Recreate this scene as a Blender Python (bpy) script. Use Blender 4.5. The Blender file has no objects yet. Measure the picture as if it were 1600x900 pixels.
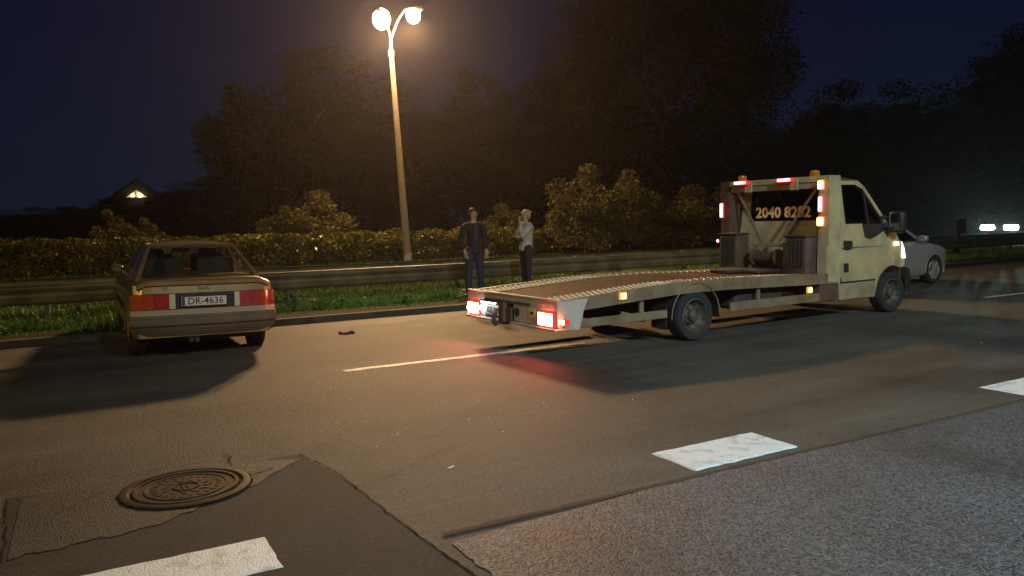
import bpy, bmesh, math, random
import numpy as np
from mathutils import Vector, Matrix, noise
random.seed(7); rng = np.random.default_rng(7)
R = math.radians; PI = math.pi
S = bpy.context.scene
COL = S.collection

# ------------------------------------------------------------------ camera
CF, CH, CP, CR, CY = 1210.0, 1.62, 4.97, 1.2, 60.6      # focal in photo pixels, height, pitch, roll, yaw
_y, _p, _r = R(CY), R(CP), R(CR)
FW = Vector((math.cos(_y)*math.cos(_p), math.sin(_y)*math.cos(_p), -math.sin(_p)))
RT0 = Vector((math.sin(_y), -math.cos(_y), 0)); UP0 = RT0.cross(FW)
RT = RT0*math.cos(_r)-UP0*math.sin(_r); UP = UP0*math.cos(_r)+RT0*math.sin(_r)
cam = bpy.data.cameras.new('camera'); camo = bpy.data.objects.new('camera', cam); COL.objects.link(camo)
M3 = Matrix((RT, UP, -FW)).transposed()
camo.matrix_world = Matrix.Translation((0, 0, CH)) @ M3.to_4x4()
cam.sensor_width = 36; cam.lens = 36*CF/1600; cam.clip_end = 2000; cam.clip_start = .05
S.camera = camo
def at(px, d, z=0):            # a ground point d metres ahead in the direction of a column of the photograph
    h = Vector((math.cos(_y), math.sin(_y), 0)); r = Vector((math.sin(_y), -math.cos(_y), 0))
    v = h*d + r*((px-800)/CF*d); return Vector((v.x, v.y, z))

# ------------------------------------------------------------------ world: night sky
W = bpy.data.worlds.new('World'); S.world = W; W.use_nodes = True
nt = W.node_tree; nt.nodes.clear()
out = nt.nodes.new('ShaderNodeOutputWorld'); bg = nt.nodes.new('ShaderNodeBackground')
tc = nt.nodes.new('ShaderNodeTexCoord'); sp = nt.nodes.new('ShaderNodeSeparateXYZ'); cr = nt.nodes.new('ShaderNodeValToRGB')
nt.links.new(tc.outputs['Generated'], sp.inputs[0]); nt.links.new(sp.outputs['Z'], cr.inputs[0])
e = cr.color_ramp.elements
e[0].position = 0; e[0].color = (.0050, .0100, .020, 1)
e[1].position = 1; e[1].color = (.0008, .0015, .0115, 1)
m_ = e.new(.22); m_.color = (.0022, .0048, .020, 1)
nt.links.new(cr.outputs[0], bg.inputs[0]); bg.inputs[1].default_value = 1.0
nt.links.new(bg.outputs[0], out.inputs[0])
S.view_settings.view_transform = 'Standard'; S.view_settings.look = 'None'
S.view_settings.exposure = -.12; S.view_settings.gamma = 1
S.cycles.use_denoising = True
S.cycles.max_bounces = 6; S.cycles.volume_bounces = 0; S.cycles.transparent_max_bounces = 16
S.cycles.sample_clamp_indirect = 2.0
WARM = (1.0, .585, .26); WARM2 = (1.0, .66, .24); COOL = (.58, .84, 1.0)
P_LAMP = 13500; P_SPILL = 1500; P_NEAR = 2300; P_COOL = 2900; P_LEFT = 4500

# ------------------------------------------------------------------ helpers
def link(o, parent=None):
    COL.objects.link(o)
    if parent: o.parent = parent
    return o
def tag(o, label=None, cat=None, group=None, kind=None):
    if label: o['label'] = label
    if cat: o['category'] = cat
    if group: o['group'] = group
    if kind: o['kind'] = kind
    return o
def empty(name, loc=(0, 0, 0), rz=0, label=None, cat=None, group=None):
    o = bpy.data.objects.new(name, None); o.location = loc; o.rotation_euler = (0, 0, rz); o.empty_display_size = .2
    link(o); return tag(o, label, cat, group)
def fin(bm, name, mat, parent=None, smooth=True, ang=35):
    bmesh.ops.remove_doubles(bm, verts=bm.verts, dist=1e-5)
    bmesh.ops.recalc_face_normals(bm, faces=bm.faces)
    me = bpy.data.meshes.new(name); bm.to_mesh(me); bm.free()
    for m in (mat if isinstance(mat, (list, tuple)) else [mat]): me.materials.append(m)
    if smooth:
        me.shade_smooth()
        try: me.set_sharp_from_angle(angle=R(ang))
        except Exception: pass
    o = bpy.data.objects.new(name, me); return link(o, parent)
def raw(name, V, F, mat, parent=None, smooth=False):
    me = bpy.data.meshes.new(name)
    V = np.asarray(V, np.float32); F = np.asarray(F, np.int32); n, k = F.shape
    me.vertices.add(len(V)); me.vertices.foreach_set('co', V.ravel())
    me.loops.add(n*k); me.loops.foreach_set('vertex_index', F.ravel())
    me.polygons.add(n); me.polygons.foreach_set('loop_start', np.arange(0, n*k, k, dtype=np.int32))
    me.update(calc_edges=True); me.materials.append(mat)
    if smooth: me.shade_smooth()
    return link(bpy.data.objects.new(name, me), parent)
def box(bm, c, s, rot=None, bev=0, seg=1):
    r = bmesh.ops.create_cube(bm, size=1); vs = r['verts']
    bmesh.ops.scale(bm, vec=s, verts=vs)
    if bev:
        es = list({e for v in vs for e in v.link_edges})
        rr = bmesh.ops.bevel(bm, geom=es, offset=bev, segments=seg, affect='EDGES', profile=.5)
        vs = list({v for v in rr['verts']} | {v for v in vs if v.is_valid})
    if rot is not None: bmesh.ops.rotate(bm, cent=(0, 0, 0), matrix=Matrix.Rotation(rot[1], 3, rot[0]), verts=vs)
    bmesh.ops.translate(bm, vec=c, verts=vs); return vs
def boxo(name, c, s, mat, parent, bev=.01, rot=None):
    bm = bmesh.new(); box(bm, c, s, rot, bev); return fin(bm, name, mat, parent)
def tube(bm, pts, rad, n=8, cap=True):
    pts = [Vector(p) for p in pts]
    if not isinstance(rad, (list, tuple)): rad = [rad]*len(pts)
    rings = []
    prev = None
    for i, p in enumerate(pts):
        t = (pts[min(i+1, len(pts)-1)]-pts[max(i-1, 0)]).normalized()
        if prev is None:
            a = t.orthogonal().normalized()
        else:
            a = (prev - t*prev.dot(t)); a = a.normalized() if a.length > 1e-6 else t.orthogonal().normalized()
        prev = a; b = t.cross(a)
        rings.append([bm.verts.new(p+(a*math.cos(2*PI*k/n)+b*math.sin(2*PI*k/n))*rad[i]) for k in range(n)])
    for i in range(len(rings)-1):
        for k in range(n):
            bm.faces.new((rings[i][k], rings[i][(k+1) % n], rings[i+1][(k+1) % n], rings[i+1][k]))
    if cap: bm.faces.new(rings[0]); bm.faces.new(rings[-1])
def lathe(bm, prof, axis='Z', c=(0, 0, 0), n=32, a0=0, a1=2*PI):
    full = abs(a1-a0-2*PI) < 1e-6; m = n if full else n+1
    rings = []
    for (r, h) in prof:
        ring = []
        for k in range(m):
            a = a0+(a1-a0)*k/n; x, y = r*math.cos(a), r*math.sin(a)
            p = {'Z': (x, y, h), 'Y': (x, h, y), 'X': (h, x, y)}[axis]
            ring.append(bm.verts.new(Vector(p)+Vector(c)))
        rings.append(ring)
    for i in range(len(rings)-1):
        for k in range(n):
            k2 = (k+1) % m
            bm.faces.new((rings[i][k], rings[i][k2], rings[i+1][k2], rings[i+1][k]))
def prism(bm, poly, y0, y1, f=None):
    """polygon in (x,z) pushed from y0 to y1 ; f maps each point"""
    f = f or (lambda v: v)
    a = [bm.verts.new(f(Vector((p[0], y0, p[1])))) for p in poly]; b = [bm.verts.new(f(Vector((p[0], y1, p[1])))) for p in poly]
    n = len(poly)
    bm.faces.new(a); bm.faces.new(b[::-1])
    for i in range(n): bm.faces.new((a[i], b[i], b[(i+1) % n], a[(i+1) % n]))
def patch(bm, A, B, C, D, nu=6, nv=4, bulge=0, th=.006, bdir=None):
    """A-B bottom edge, D-C top edge ; a thin bulged sheet with thickness"""
    A, B, C, D = map(Vector, (A, B, C, D)); nrm = (B-A).cross(D-A).normalized()
    bd = Vector(bdir) if bdir else nrm
    def P(u, v, off):
        p = (A*(1-u)+B*u)*(1-v)+(D*(1-u)+C*u)*v
        return p+bd*(bulge*(1-(2*u-1)**2)*(1-(2*v-1)**2))-nrm*off
    G = [[[bm.verts.new(P(i/nu, j/nv, o)) for j in range(nv+1)] for i in range(nu+1)] for o in (0, th)]
    for i in range(nu):
        for j in range(nv):
            bm.faces.new((G[0][i][j], G[0][i+1][j], G[0][i+1][j+1], G[0][i][j+1]))
            bm.faces.new((G[1][i][j], G[1][i][j+1], G[1][i+1][j+1], G[1][i+1][j]))
    for i in range(nu):
        for j in (0, nv): bm.faces.new((G[0][i][j], G[0][i+1][j], G[1][i+1][j], G[1][i][j]))
    for j in range(nv):
        for i in (0, nu): bm.faces.new((G[0][i][j], G[0][i][j+1], G[1][i][j+1], G[1][i][j]))
def text(name, s, size, mat, parent, loc, rot, depth=.002, sx=1, bold=0):
    cu = bpy.data.curves.new(name, 'FONT'); cu.body = s; cu.size = size; cu.extrude = depth; cu.offset = bold
    cu.align_x = 'CENTER'; cu.align_y = 'CENTER'; cu.resolution_u = 2
    t = bpy.data.objects.new(name, cu); COL.objects.link(t)
    me = bpy.data.meshes.new_from_object(t); bpy.data.objects.remove(t); bpy.data.curves.remove(cu)
    me.materials.clear(); me.materials.append(mat)
    o = bpy.data.objects.new(name, me); o.location = loc; o.rotation_euler = rot; o.scale = (sx, 1, 1); return link(o, parent)

def mat(name, col, rough=.6, metal=0, spec=.5, col2=None, scale=8, bump=0, bscale=60, bdist=.01, coat=0, detail=4, pos=(.35, .65), trans=0, extra=None, rough2=None):
    m = bpy.data.materials.new(name); m.use_nodes = True; n = m.node_tree; b = n.nodes['Principled BSDF']
    b.inputs['Base Color'].default_value = (*col, 1); b.inputs['Roughness'].default_value = rough
    b.inputs['Metallic'].default_value = metal; b.inputs['Specular IOR Level'].default_value = spec
    b.inputs['Coat Weight'].default_value = coat
    b.inputs['Transmission Weight'].default_value = trans
    tc = n.nodes.new('ShaderNodeTexCoord')
    if col2:
        t = n.nodes.new('ShaderNodeTexNoise'); t.inputs['Scale'].default_value = scale; t.inputs['Detail'].default_value = detail
        r = n.nodes.new('ShaderNodeValToRGB'); r.color_ramp.elements[0].position = pos[0]; r.color_ramp.elements[1].position = pos[1]
        r.color_ramp.elements[0].color = (*col, 1); r.color_ramp.elements[1].color = (*col2, 1)
        n.links.new(tc.outputs['Object'], t.inputs[0]); n.links.new(t.outputs[0], r.inputs[0]); n.links.new(r.outputs[0], b.inputs['Base Color'])
        if rough2 is not None:
            mr = n.nodes.new('ShaderNodeMapRange'); mr.inputs['To Min'].default_value = rough; mr.inputs['To Max'].default_value = rough2
            n.links.new(t.outputs[0], mr.inputs[0]); n.links.new(mr.outputs[0], b.inputs['Roughness'])
    if bump:
        t = n.nodes.new('ShaderNodeTexNoise'); t.inputs['Scale'].default_value = bscale; t.inputs['Detail'].default_value = 3
        bp = n.nodes.new('ShaderNodeBump'); bp.inputs['Strength'].default_value = bump; bp.inputs['Distance'].default_value = bdist
        n.links.new(tc.outputs['Object'], t.inputs[0]); n.links.new(t.outputs[0], bp.inputs['Height']); n.links.new(bp.outputs[0], b.inputs['Normal'])
    return m
def emis(name, col, st, base=None):
    m = bpy.data.materials.new(name); m.use_nodes = True; b = m.node_tree.nodes['Principled BSDF']
    b.inputs['Base Color'].default_value = (*(base or col), 1); b.inputs['Roughness'].default_value = .3
    b.inputs['Emission Color'].default_value = (*col, 1); b.inputs['Emission Strength'].default_value = st; return m
def glass(name, tint=(.5, .55, .5), refl=.12):
    m = bpy.data.materials.new(name); m.use_nodes = True; n = m.node_tree; n.nodes.clear()
    o = n.nodes.new('ShaderNodeOutputMaterial'); mx = n.nodes.new('ShaderNodeMixShader'); tr = n.nodes.new('ShaderNodeBsdfTransparent'); gl = n.nodes.new('ShaderNodeBsdfGlossy')
    lw = n.nodes.new('ShaderNodeLayerWeight'); pw = n.nodes.new('ShaderNodeMath'); pw.operation = 'POWER'; pw.inputs[1].default_value = 4
    n.links.new(lw.outputs['Facing'], pw.inputs[0]); fr = n.nodes.new('ShaderNodeMath'); fr.operation = 'MULTIPLY_ADD'; fr.inputs[1].default_value = .6; fr.inputs[2].default_value = .035
    n.links.new(pw.outputs[0], fr.inputs[0])
    tr.inputs[0].default_value = (*tint, 1); gl.inputs['Roughness'].default_value = .04
    n.links.new(fr.outputs[0], mx.inputs[0]); n.links.new(tr.outputs[0], mx.inputs[1]); n.links.new(gl.outputs[0], mx.inputs[2]); n.links.new(mx.outputs[0], o.inputs[0]); return m

def asphalt(name, c1, c2, stone, sscale, bs, bd, rough, spec=.5, streak=True):
    m = bpy.data.materials.new(name); m.use_nodes = True; n = m.node_tree; b = n.nodes['Principled BSDF']
    b.inputs['Roughness'].default_value = rough; b.inputs['Specular IOR Level'].default_value = spec
    tc = n.nodes.new('ShaderNodeTexCoord')
    mp = n.nodes.new('ShaderNodeMapping'); mp.inputs['Scale'].default_value = (.18, 1.3, 1) if streak else (1, 1, 1)
    n.links.new(tc.outputs['Object'], mp.inputs[0])
    t1 = n.nodes.new('ShaderNodeTexNoise'); t1.inputs['Scale'].default_value = 1.1; t1.inputs['Detail'].default_value = 7; t1.inputs['Roughness'].default_value = .62
    n.links.new(mp.outputs[0], t1.inputs[0])
    r1 = n.nodes.new('ShaderNodeValToRGB'); r1.color_ramp.elements[0].position = .32; r1.color_ramp.elements[1].position = .68
    r1.color_ramp.elements[0].color = (*c1, 1); r1.color_ramp.elements[1].color = (*c2, 1)
    n.links.new(t1.outputs[0], r1.inputs[0])
    v = n.nodes.new('ShaderNodeTexVoronoi'); v.inputs['Scale'].default_value = sscale; n.links.new(tc.outputs['Object'], v.inputs[0])
    hs = n.nodes.new('ShaderNodeSeparateColor'); n.links.new(v.outputs['Color'], hs.inputs[0])
    r2 = n.nodes.new('ShaderNodeValToRGB'); r2.color_ramp.elements[0].position = 0; r2.color_ramp.elements[0].color = (1-stone,)*3+(1,)
    r2.color_ramp.elements[1].position = 1; r2.color_ramp.elements[1].color = (1+stone*1.3,)*3+(1,)
    n.links.new(hs.outputs[0], r2.inputs[0])
    mx = n.nodes.new('ShaderNodeMix'); mx.data_type = 'RGBA'; mx.blend_type = 'MULTIPLY'; mx.inputs[0].default_value = 1
    n.links.new(r1.outputs[0], mx.inputs[6]); n.links.new(r2.outputs[0], mx.inputs[7]); 
    # oily dark blotches
    t3 = n.nodes.new('ShaderNodeTexNoise'); t3.inputs['Scale'].default_value = .55; t3.inputs['Detail'].default_value = 5; n.links.new(tc.outputs['Object'], t3.inputs[0])
    r3 = n.nodes.new('ShaderNodeValToRGB'); r3.color_ramp.elements[0].position = .30; r3.color_ramp.elements[0].color = (.62, .60, .57, 1); r3.color_ramp.elements[1].position = .5; r3.color_ramp.elements[1].color = (1, 1, 1, 1)
    n.links.new(t3.outputs[0], r3.inputs[0])
    mx2 = n.nodes.new('ShaderNodeMix'); mx2.data_type = 'RGBA'; mx2.blend_type = 'MULTIPLY'; mx2.inputs[0].default_value = 1
    n.links.new(mx.outputs[2], mx2.inputs[6]); n.links.new(r3.outputs[0], mx2.inputs[7]); n.links.new(mx2.outputs[2], b.inputs['Base Color'])
    ad = n.nodes.new('ShaderNodeMath'); ad.operation = 'SUBTRACT'; ad.inputs[0].default_value = 1
    n.links.new(v.outputs['Distance'], ad.inputs[1])
    t4 = n.nodes.new('ShaderNodeTexNoise'); t4.inputs['Scale'].default_value = sscale*.35; t4.inputs['Detail'].default_value = 4; n.links.new(tc.outputs['Object'], t4.inputs[0])
    a2 = n.nodes.new('ShaderNodeMath'); a2.operation = 'MULTIPLY_ADD'; a2.inputs[1].default_value = 1.2
    n.links.new(t4.outputs[0], a2.inputs[0]); n.links.new(ad.outputs[0], a2.inputs[2])
    bp = n.nodes.new('ShaderNodeBump'); bp.inputs['Strength'].default_value = bs; bp.inputs['Distance'].default_value = bd
    n.links.new(a2.outputs[0], bp.inputs['Height']); n.links.new(bp.outputs[0], b.inputs['Normal'])
    rr = n.nodes.new('ShaderNodeMapRange'); rr.inputs['To Min'].default_value = rough-.10; rr.inputs['To Max'].default_value = rough+.12
    n.links.new(t1.outputs[0], rr.inputs[0]); n.links.new(rr.outputs[0], b.inputs['Roughness'])
    return m

M = {}
M['road'] = asphalt('asphalt_worn', (.046, .043, .036), (.098, .090, .074), .30, 95, .55, .008, .74, .30)
M['patch'] = asphalt('asphalt_dark_patch', (.028, .028, .027), (.046, .045, .041), .25, 110, .55, .007, .8, .25, streak=False)
M['coarse'] = asphalt('asphalt_coarse', (.056, .066, .076), (.082, .094, .106), .75, 80, 1.0, .014, .58, .45, streak=False)
M['mend'] = asphalt('asphalt_mend', (.034, .034, .030), (.060, .058, .050), .4, 95, .5, .008, .7, .35, streak=False)
M['tar'] = mat('tar', (.012, .011, .010), .95, spec=.1, bump=.5, bscale=90)
M['seal'] = mat('seal_strip', (.10, .060, .042), .9, spec=.15, col2=(.06, .045, .038), scale=9, bump=.4, bscale=80)
M['white'] = mat('road_paint', (.74, .76, .76), .55, col2=(.34, .34, .33), scale=9, bump=.9, bscale=75, bdist=.012, pos=(.50, .78), detail=14)
M['whiteold'] = mat('road_paint_worn', (.62, .60, .55), .6, col2=(.22, .20, .18), scale=14, bump=.3, pos=(.42, .66), detail=8)
M['kerb'] = mat('kerb_concrete', (.07, .06, .045), .9, col2=(.035, .03, .013), scale=5, bump=.5, bscale=50)
M['soil'] = mat('soil', (.022, .018, .011), .95, spec=.1, col2=(.016, .018, .007), scale=3, bump=.8, bscale=20)
M['grass'] = mat('grass_blades', (.10, .25, .018), .6, col2=(.16, .26, .03), scale=2.2)
M['galv'] = mat('galvanised_rail', (.17, .145, .075), .6, metal=.25, col2=(.085, .07, .04), scale=2.5, bump=.15, bscale=30)
M['galvdark'] = mat('rail_post', (.10, .09, .075), .7, metal=.2)
M['concrete'] = mat('concrete_pole', (.50, .42, .31), .8, col2=(.40, .33, .24), scale=4, bump=.3, bscale=40)
M['whitewash'] = mat('whitewash', (.75, .72, .62), .8)
M['steel'] = mat('lamp_steel', (.45, .43, .40), .5, metal=.5)
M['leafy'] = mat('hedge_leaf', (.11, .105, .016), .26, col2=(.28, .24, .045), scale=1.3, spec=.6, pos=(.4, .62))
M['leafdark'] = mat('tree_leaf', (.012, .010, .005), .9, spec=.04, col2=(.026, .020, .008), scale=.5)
M['leafbush'] = mat('bush_leaf', (.12, .10, .013), .5, col2=(.20, .17, .045), scale=.8)
M['bark'] = mat('bark', (.07, .055, .04), .9, bump=.6, bscale=15)
M['rubber'] = mat('rubber', (.017, .018, .020), .8, bump=.3, bscale=60)
M['rim'] = mat('wheel_alloy', (.52, .51, .48), .35, metal=.7)
M['rimold'] = mat('wheel_steel_dirty', (.12, .11, .085), .65, metal=.3, col2=(.04, .033, .027), scale=12)
M['black'] = mat('black_plastic', (.018, .018, .018), .5)
M['under'] = mat('underbody', (.02, .018, .016), .85)
M['glass'] = glass('car_glass', (.90, .92, .88))
M['glassdark'] = glass('cab_glass', (.5, .5, .45))
M['chrome'] = mat('chrome', (.7, .7, .68), .15, metal=1)
M['plate'] = mat('plate_white', (.58, .56, .47), .4)
M['plateblack'] = mat('plate_letter', (.012, .012, .012), .5)
M['plateblue'] = mat('plate_blue', (.03, .04, .09), .5)
M['seat'] = mat('seat_cloth', (.035, .03, .024), .9)

# ------------------------------------------------------------------ ground, roads
def sheet(name, pts, z, m, label=None, th=None):
    bm = bmesh.new(); vs = [bm.verts.new((p[0], p[1], z)) for p in pts]; bm.faces.new(vs)
    if th:
        r = bmesh.ops.extrude_face_region(bm, geom=bm.faces[:]); bmesh.ops.translate(bm, vec=(0, 0, -th), verts=[g for g in r['geom'] if isinstance(g, bmesh.types.BMVert)])
    o = fin(bm, name, m, smooth=False); tag(o, label, kind='structure'); return o
sheet('ground', [(-900, -900), (1000, -900), (1000, 1000), (-900, 1000)], -.03, M['soil'], 'dark earth reaching to the horizon')
def kerby(x): return 12.78 + .00145*max(0, x-2)**2 if x < 30 else 12.78+.00145*28**2+.05*(x-30)
xs = [-60, -20, -5, 0, 3, 6, 10, 14, 18, 22, 26, 30, 60, 120]
sheet('near_carriageway', [(-60, -14), (120, -14)]+[(x, kerby(x)) for x in xs[::-1]], 0, M['road'], 'worn asphalt carriageway the vehicles stand on')
sheet('far_carriageway', [(-60, 18.9), (120, 18.9), (120, 27.3), (-60, 27.3)], 0, M['road'], 'asphalt carriageway beyond the two guardrails')
def jag(p, q, n, a):
    r = []
    for i in range(n):
        t = i/n; v = Vector(p).lerp(Vector(q), t); d = (Vector(q)-Vector(p)).normalized()
        w = a*(noise.noise(Vector((v.x*9, v.y*9, 3)))+.6*noise.noise(Vector((v.x*33, v.y*33, 7)))); r.append((v.x-d.y*w, v.y+d.x*w))
    return r
# dark newer patch round the manhole, coarse resurfaced strip, a mended piece
sheet('dark_asphalt_patch', jag((-.42, -.5), (1.62, .8), 6, .01)+jag((1.60, .8), (1.50, 3.08), 40, .013)+jag((1.50, 3.08), (1.42, 4.6), 30, .013)+jag((1.42, 4.6), (1.30, 5.42), 16, .013)+jag((1.30, 5.42), (-.45, 5.50), 34, .013)+jag((-.45, 5.5), (-.42, -.5), 60, .03), .004, M['patch'], 'dark smooth asphalt patch around the manhole')
sheet('coarse_asphalt_strip', jag((1.72, .4), (1.585, 3.08), 40, .03)+jag((1.585, 3.08), (1.56, 3.50), 12, .03)+[(3, 3.545), (6, 3.49), (12, 3.48), (60, 3.4), (60, -10), (1.9, -10)], .006, M['coarse'], 'coarse grey asphalt in the right foreground')
sheet('mended_asphalt', jag((-.38, 4.45), (.35, 4.55), 16, .05)+jag((.35, 4.55), (.95, 4.98), 12, .04)+jag((.95, 4.98), (1.28, 5.30), 8, .03)+jag((1.28, 5.30), (.4, 5.62), 16, .04)+jag((.4, 5.62), (-.42, 5.42), 16, .05), .008, M['mend'], 'rough grey mortar patch beside the manhole')
bm = bmesh.new()
vs = []
N_ = 120
for i in range(N_+1):
    x = 1.57+i*(14-1.57)/N_; y = 3.56-.008*(x-3) + .010*noise.noise(Vector((x*6, 0, 0))); w = .022*(1+.6*noise.noise(Vector((x*5, 5, 0))))*max(.25, 1-(x-1.6)/9)
    vs.append((bm.verts.new((x, y-w, .0085)), bm.verts.new((x, y+w, .0085))))
for a, b in zip(vs, vs[1:]): bm.faces.new((a[0], b[0], b[1], a[1]))
tag(fin(bm, 'joint_seal', M['seal'], smooth=False), 'reddish sealed joint along the coarse strip', kind='structure')
# cracks
bm = bmesh.new()
def crack(pts, w, z=.0092, am=.013):
    P = []
    for (a, b) in zip(pts, pts[1:]): P += jag(a, b, 22, am)
    P.append(pts[-1]); prev = None
    for i, p in enumerate(P):
        q = P[min(i+1, len(P)-1)]; o = P[max(i-1, 0)]; d = Vector((q[0]-o[0], q[1]-o[1])).normalized()
        ww = w*.6*(.25+abs(noise.noise(Vector((p[0]*14, p[1]*14, 1))))*1.8); cur = (bm.verts.new((p[0]-d.y*ww, p[1]+d.x*ww, z)), bm.verts.new((p[0]+d.y*ww, p[1]-d.x*ww, z)))
        if prev: bm.faces.new((prev[0], cur[0], cur[1], prev[1]))
        prev = cur
crack([(1.62, .8), (1.54, 2.2), (1.50, 3.08)], .008); crack([(1.50, 3.08), (1.44, 4.0), (1.42, 4.6)], .010); crack([(1.42, 4.6), (1.38, 5.0), (1.30, 5.42)], .012)
crack([(1.30, 5.42), (.9, 5.58), (.2, 5.60), (-.45, 5.50)], .006); crack([(-.45, 5.5), (-.40, 4.6), (-.42, 3.4)], .009)
crack([(.83, 5.42), (.86, 5.62), (.84, 5.75)], .010); crack([(.93, 5.14), (1.08, 5.20)], .012)
crack([(1.44, 4.55), (1.72, 4.62), (1.98, 4.83), (2.3, 4.98)], .005); crack([(1.95, 5.2), (2.35, 5.35), (2.8, 5.75)], .003)
crack([(.45, 6.3), (.52, 6.6), (.42, 7.1), (.5, 7.9)], .003); crack([(-.2, 5.0), (.1, 5.35)], .005)
tag(fin(bm, 'cracks', M['tar'], smooth=False), 'dark cracks in the asphalt round the patch', kind='structure')

# road markings
def dash(x0, x1, y0, y1, m, label, z=.0105, sk=0, name='road_dash'):
    bm = bmesh.new(); P = jag((x0-sk, y0), (x1-sk, y0), 24, .010)+jag((x1-sk, y0), (x1+sk, y1), 10, .008)+jag((x1+sk, y1), (x0+sk, y1), 24, .008)+jag((x0+sk, y1), (x0-sk, y0), 10, .008)
    top = [bm.verts.new((p[0], p[1], z)) for p in P]; bot = [bm.verts.new((p[0]+.010*np.sign(p[0]-(x0+x1)/2), p[1]+.014*np.sign(p[1]-(y0+y1)/2), 0.002)) for p in P]
    bm.faces.new(top)
    for i in range(len(P)): bm.faces.new((top[i], bot[i], bot[(i+1) % len(P)], top[(i+1) % len(P)]))
    return tag(fin(bm, name, m, smooth=False), label, kind='structure')
dash(-.30, .765, 3.65, 4.04, M['white'], 'thick white block dash below the manhole')
dash(3.38, 4.31, 3.655, 4.065, M['white'], 'thick white block dash in front of the tow truck', sk=-.0)
dash(7.17, 8.2, 3.60, 3.99, M['white'], 'thick white block dash at the right edge')
dash(-4.0, -3.0, 3.65, 4.04, M['white'], 'thick white block dash left of the view')
dash(2.52, 5.75, 8.25, 8.34, M['whiteold'], 'thin worn white lane line behind the truck', z=.006, name='lane_line')
dash(14.75, 18.3, 8.17, 8.26, M['whiteold'], 'thin worn white lane line at the right edge', z=.006, name='lane_line')
dash(-60, 120, 26.75, 26.9, M['whiteold'], 'white edge line of the far carriageway', z=.006, name='edge_line')
dash(-60, 120, 19.2, 19.32, M['whiteold'], 'white edge line beside the far guardrail', z=.006, name='edge_line')

# verge with kerb
MG = 18.75
sheet('median_strip', [(x, kerby(x)+.16) for x in xs]+[(120, MG), (-60, MG)], .09, M['soil'], 'low earth strip between the carriageways', th=.115)
bm = bmesh.new()
def kerbrun(X, yf, w, h):
    prev = None
    for x in X:
        y = yf(x); P = [(x, y, -.02), (x, y, h-.02), (x, y+.02, h), (x, y+w, h), (x, y+w, -.02)]
        cur = [bm.verts.new(p) for p in P]
        if prev:
            for i in range(4): bm.faces.new((prev[i], cur[i], cur[i+1], prev[i+1]))
        prev = cur
kerbrun([x*.5 for x in range(-100, 200)], lambda x: kerby(x)+.012*noise.noise(Vector((x*.9, 0, 0))), .158, .095)
tag(fin(bm, 'kerb', M['kerb'], smooth=False), 'low dirty concrete kerb along the grass', kind='structure')
sheet('far_verge', [(-80, 27.3), (160, 27.3), (160, 75), (-80, 75)], .06, M['soil'], 'earth verge in front of the hedge', th=.085)

def blades(name, fn, n, h, w, m, label, lean=.5, z0=.09):
    P = np.array([fn() for _ in range(n)]); a = rng.uniform(0, 2*PI, n); hh = h*rng.uniform(.35, 1.25, n)*P[:, 2]; ww = w*rng.uniform(.6, 1.4, n)
    dx, dy = np.cos(a)*ww, np.sin(a)*ww; lx = rng.normal(0, lean, n)*hh; ly = rng.normal(0, lean, n)*hh
    V = np.empty((n, 3, 3), np.float32)
    V[:, 0] = np.c_[P[:, 0]-dx, P[:, 1]-dy, np.full(n, z0-.01)]; V[:, 1] = np.c_[P[:, 0]+dx, P[:, 1]+dy, np.full(n, z0-.01)]
    V[:, 2] = np.c_[P[:, 0]+lx, P[:, 1]+ly, z0+hh]
    o = raw(name, V.reshape(-1, 3), np.arange(n*3).reshape(-1, 3), m); return tag(o, label, 'grass', kind='stuff')
def gfn():
    while True:
        x = random.uniform(-6, 34) if random.random() < .85 else random.uniform(-12, 60); y = random.uniform(kerby(x)+.18, MG-.1)
        d = noise.noise(Vector((x*.8, y*1.6, 0)))*.5+.5
        ed = min(1, (y-kerby(x)-.1)/1.1)
        if random.random() < (.25+d)*max(.1, ed): return (x, y, (.45+.9*d)*(.35+.65*ed))
blades('verge_grass', gfn, 90000, .15, .006, M['grass'], 'rough green grass on the strip under the guardrails')
blades('far_grass', lambda: (random.uniform(-20, 55), random.uniform(27.4, 30.4), random.uniform(.4, 1)), 16000, .13, .010, M['grass'], 'thin grass along the foot of the hedge', z0=.06)

# broad leaved weeds in the grass
WP = []
for i in range(70):
    x = random.uniform(-4, 13) if i < 55 else random.uniform(13, 30); y = random.uniform(13.6, 14.6); hh = random.uniform(.05, .22)
    for k in range(26): WP.append((x+random.gauss(0, .10), y+random.gauss(0, .08), .10+hh*random.random()))
WEEDS = WP
# manhole
mh = empty('manhole_cover', (.52, 5.10, 0.004), 0, 'rusty round cast iron manhole cover set in the road', 'manhole cover')
M['iron'] = mat('cast_iron', (.020, .013, .009), .68, spec=.2, col2=(.048, .024, .012), scale=7, bump=.5, bscale=45, bdist=.006)
bm = bmesh.new(); lathe(bm, [(.0, .004), (.375, .004), (.378, .012), (.36, .018), (.335, .018), (.325, .006), (.318, .006)], n=64); fin(bm, 'frame', M['iron'], mh)
bm = bmesh.new(); lathe(bm, [(.0, .012), (.225, .012), (.23, .017), (.243, .017), (.248, .011), (.280, .011), (.285, .019), (.305, .019), (.312, .010), (.312, .003)], n=64); cov = fin(bm, 'cover', M['iron'], mh)
bm = bmesh.new()
for k in range(24):
    a = 2*PI*k/24; box(bm, (.19*math.cos(a), .19*math.sin(a), .0125), (.032, .016, .006), ('Z', a))
for k in range(12):
    a = 2*PI*(k+.5)/12; box(bm, (.125*math.cos(a), .125*math.sin(a), .0125), (.05, .014, .006), ('Z', a+.6))
for k in (-1, 0, 1): box(bm, (.03*k-.02, -.03, .0125), (.010, .12, .008), ('Z', .15))
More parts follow.
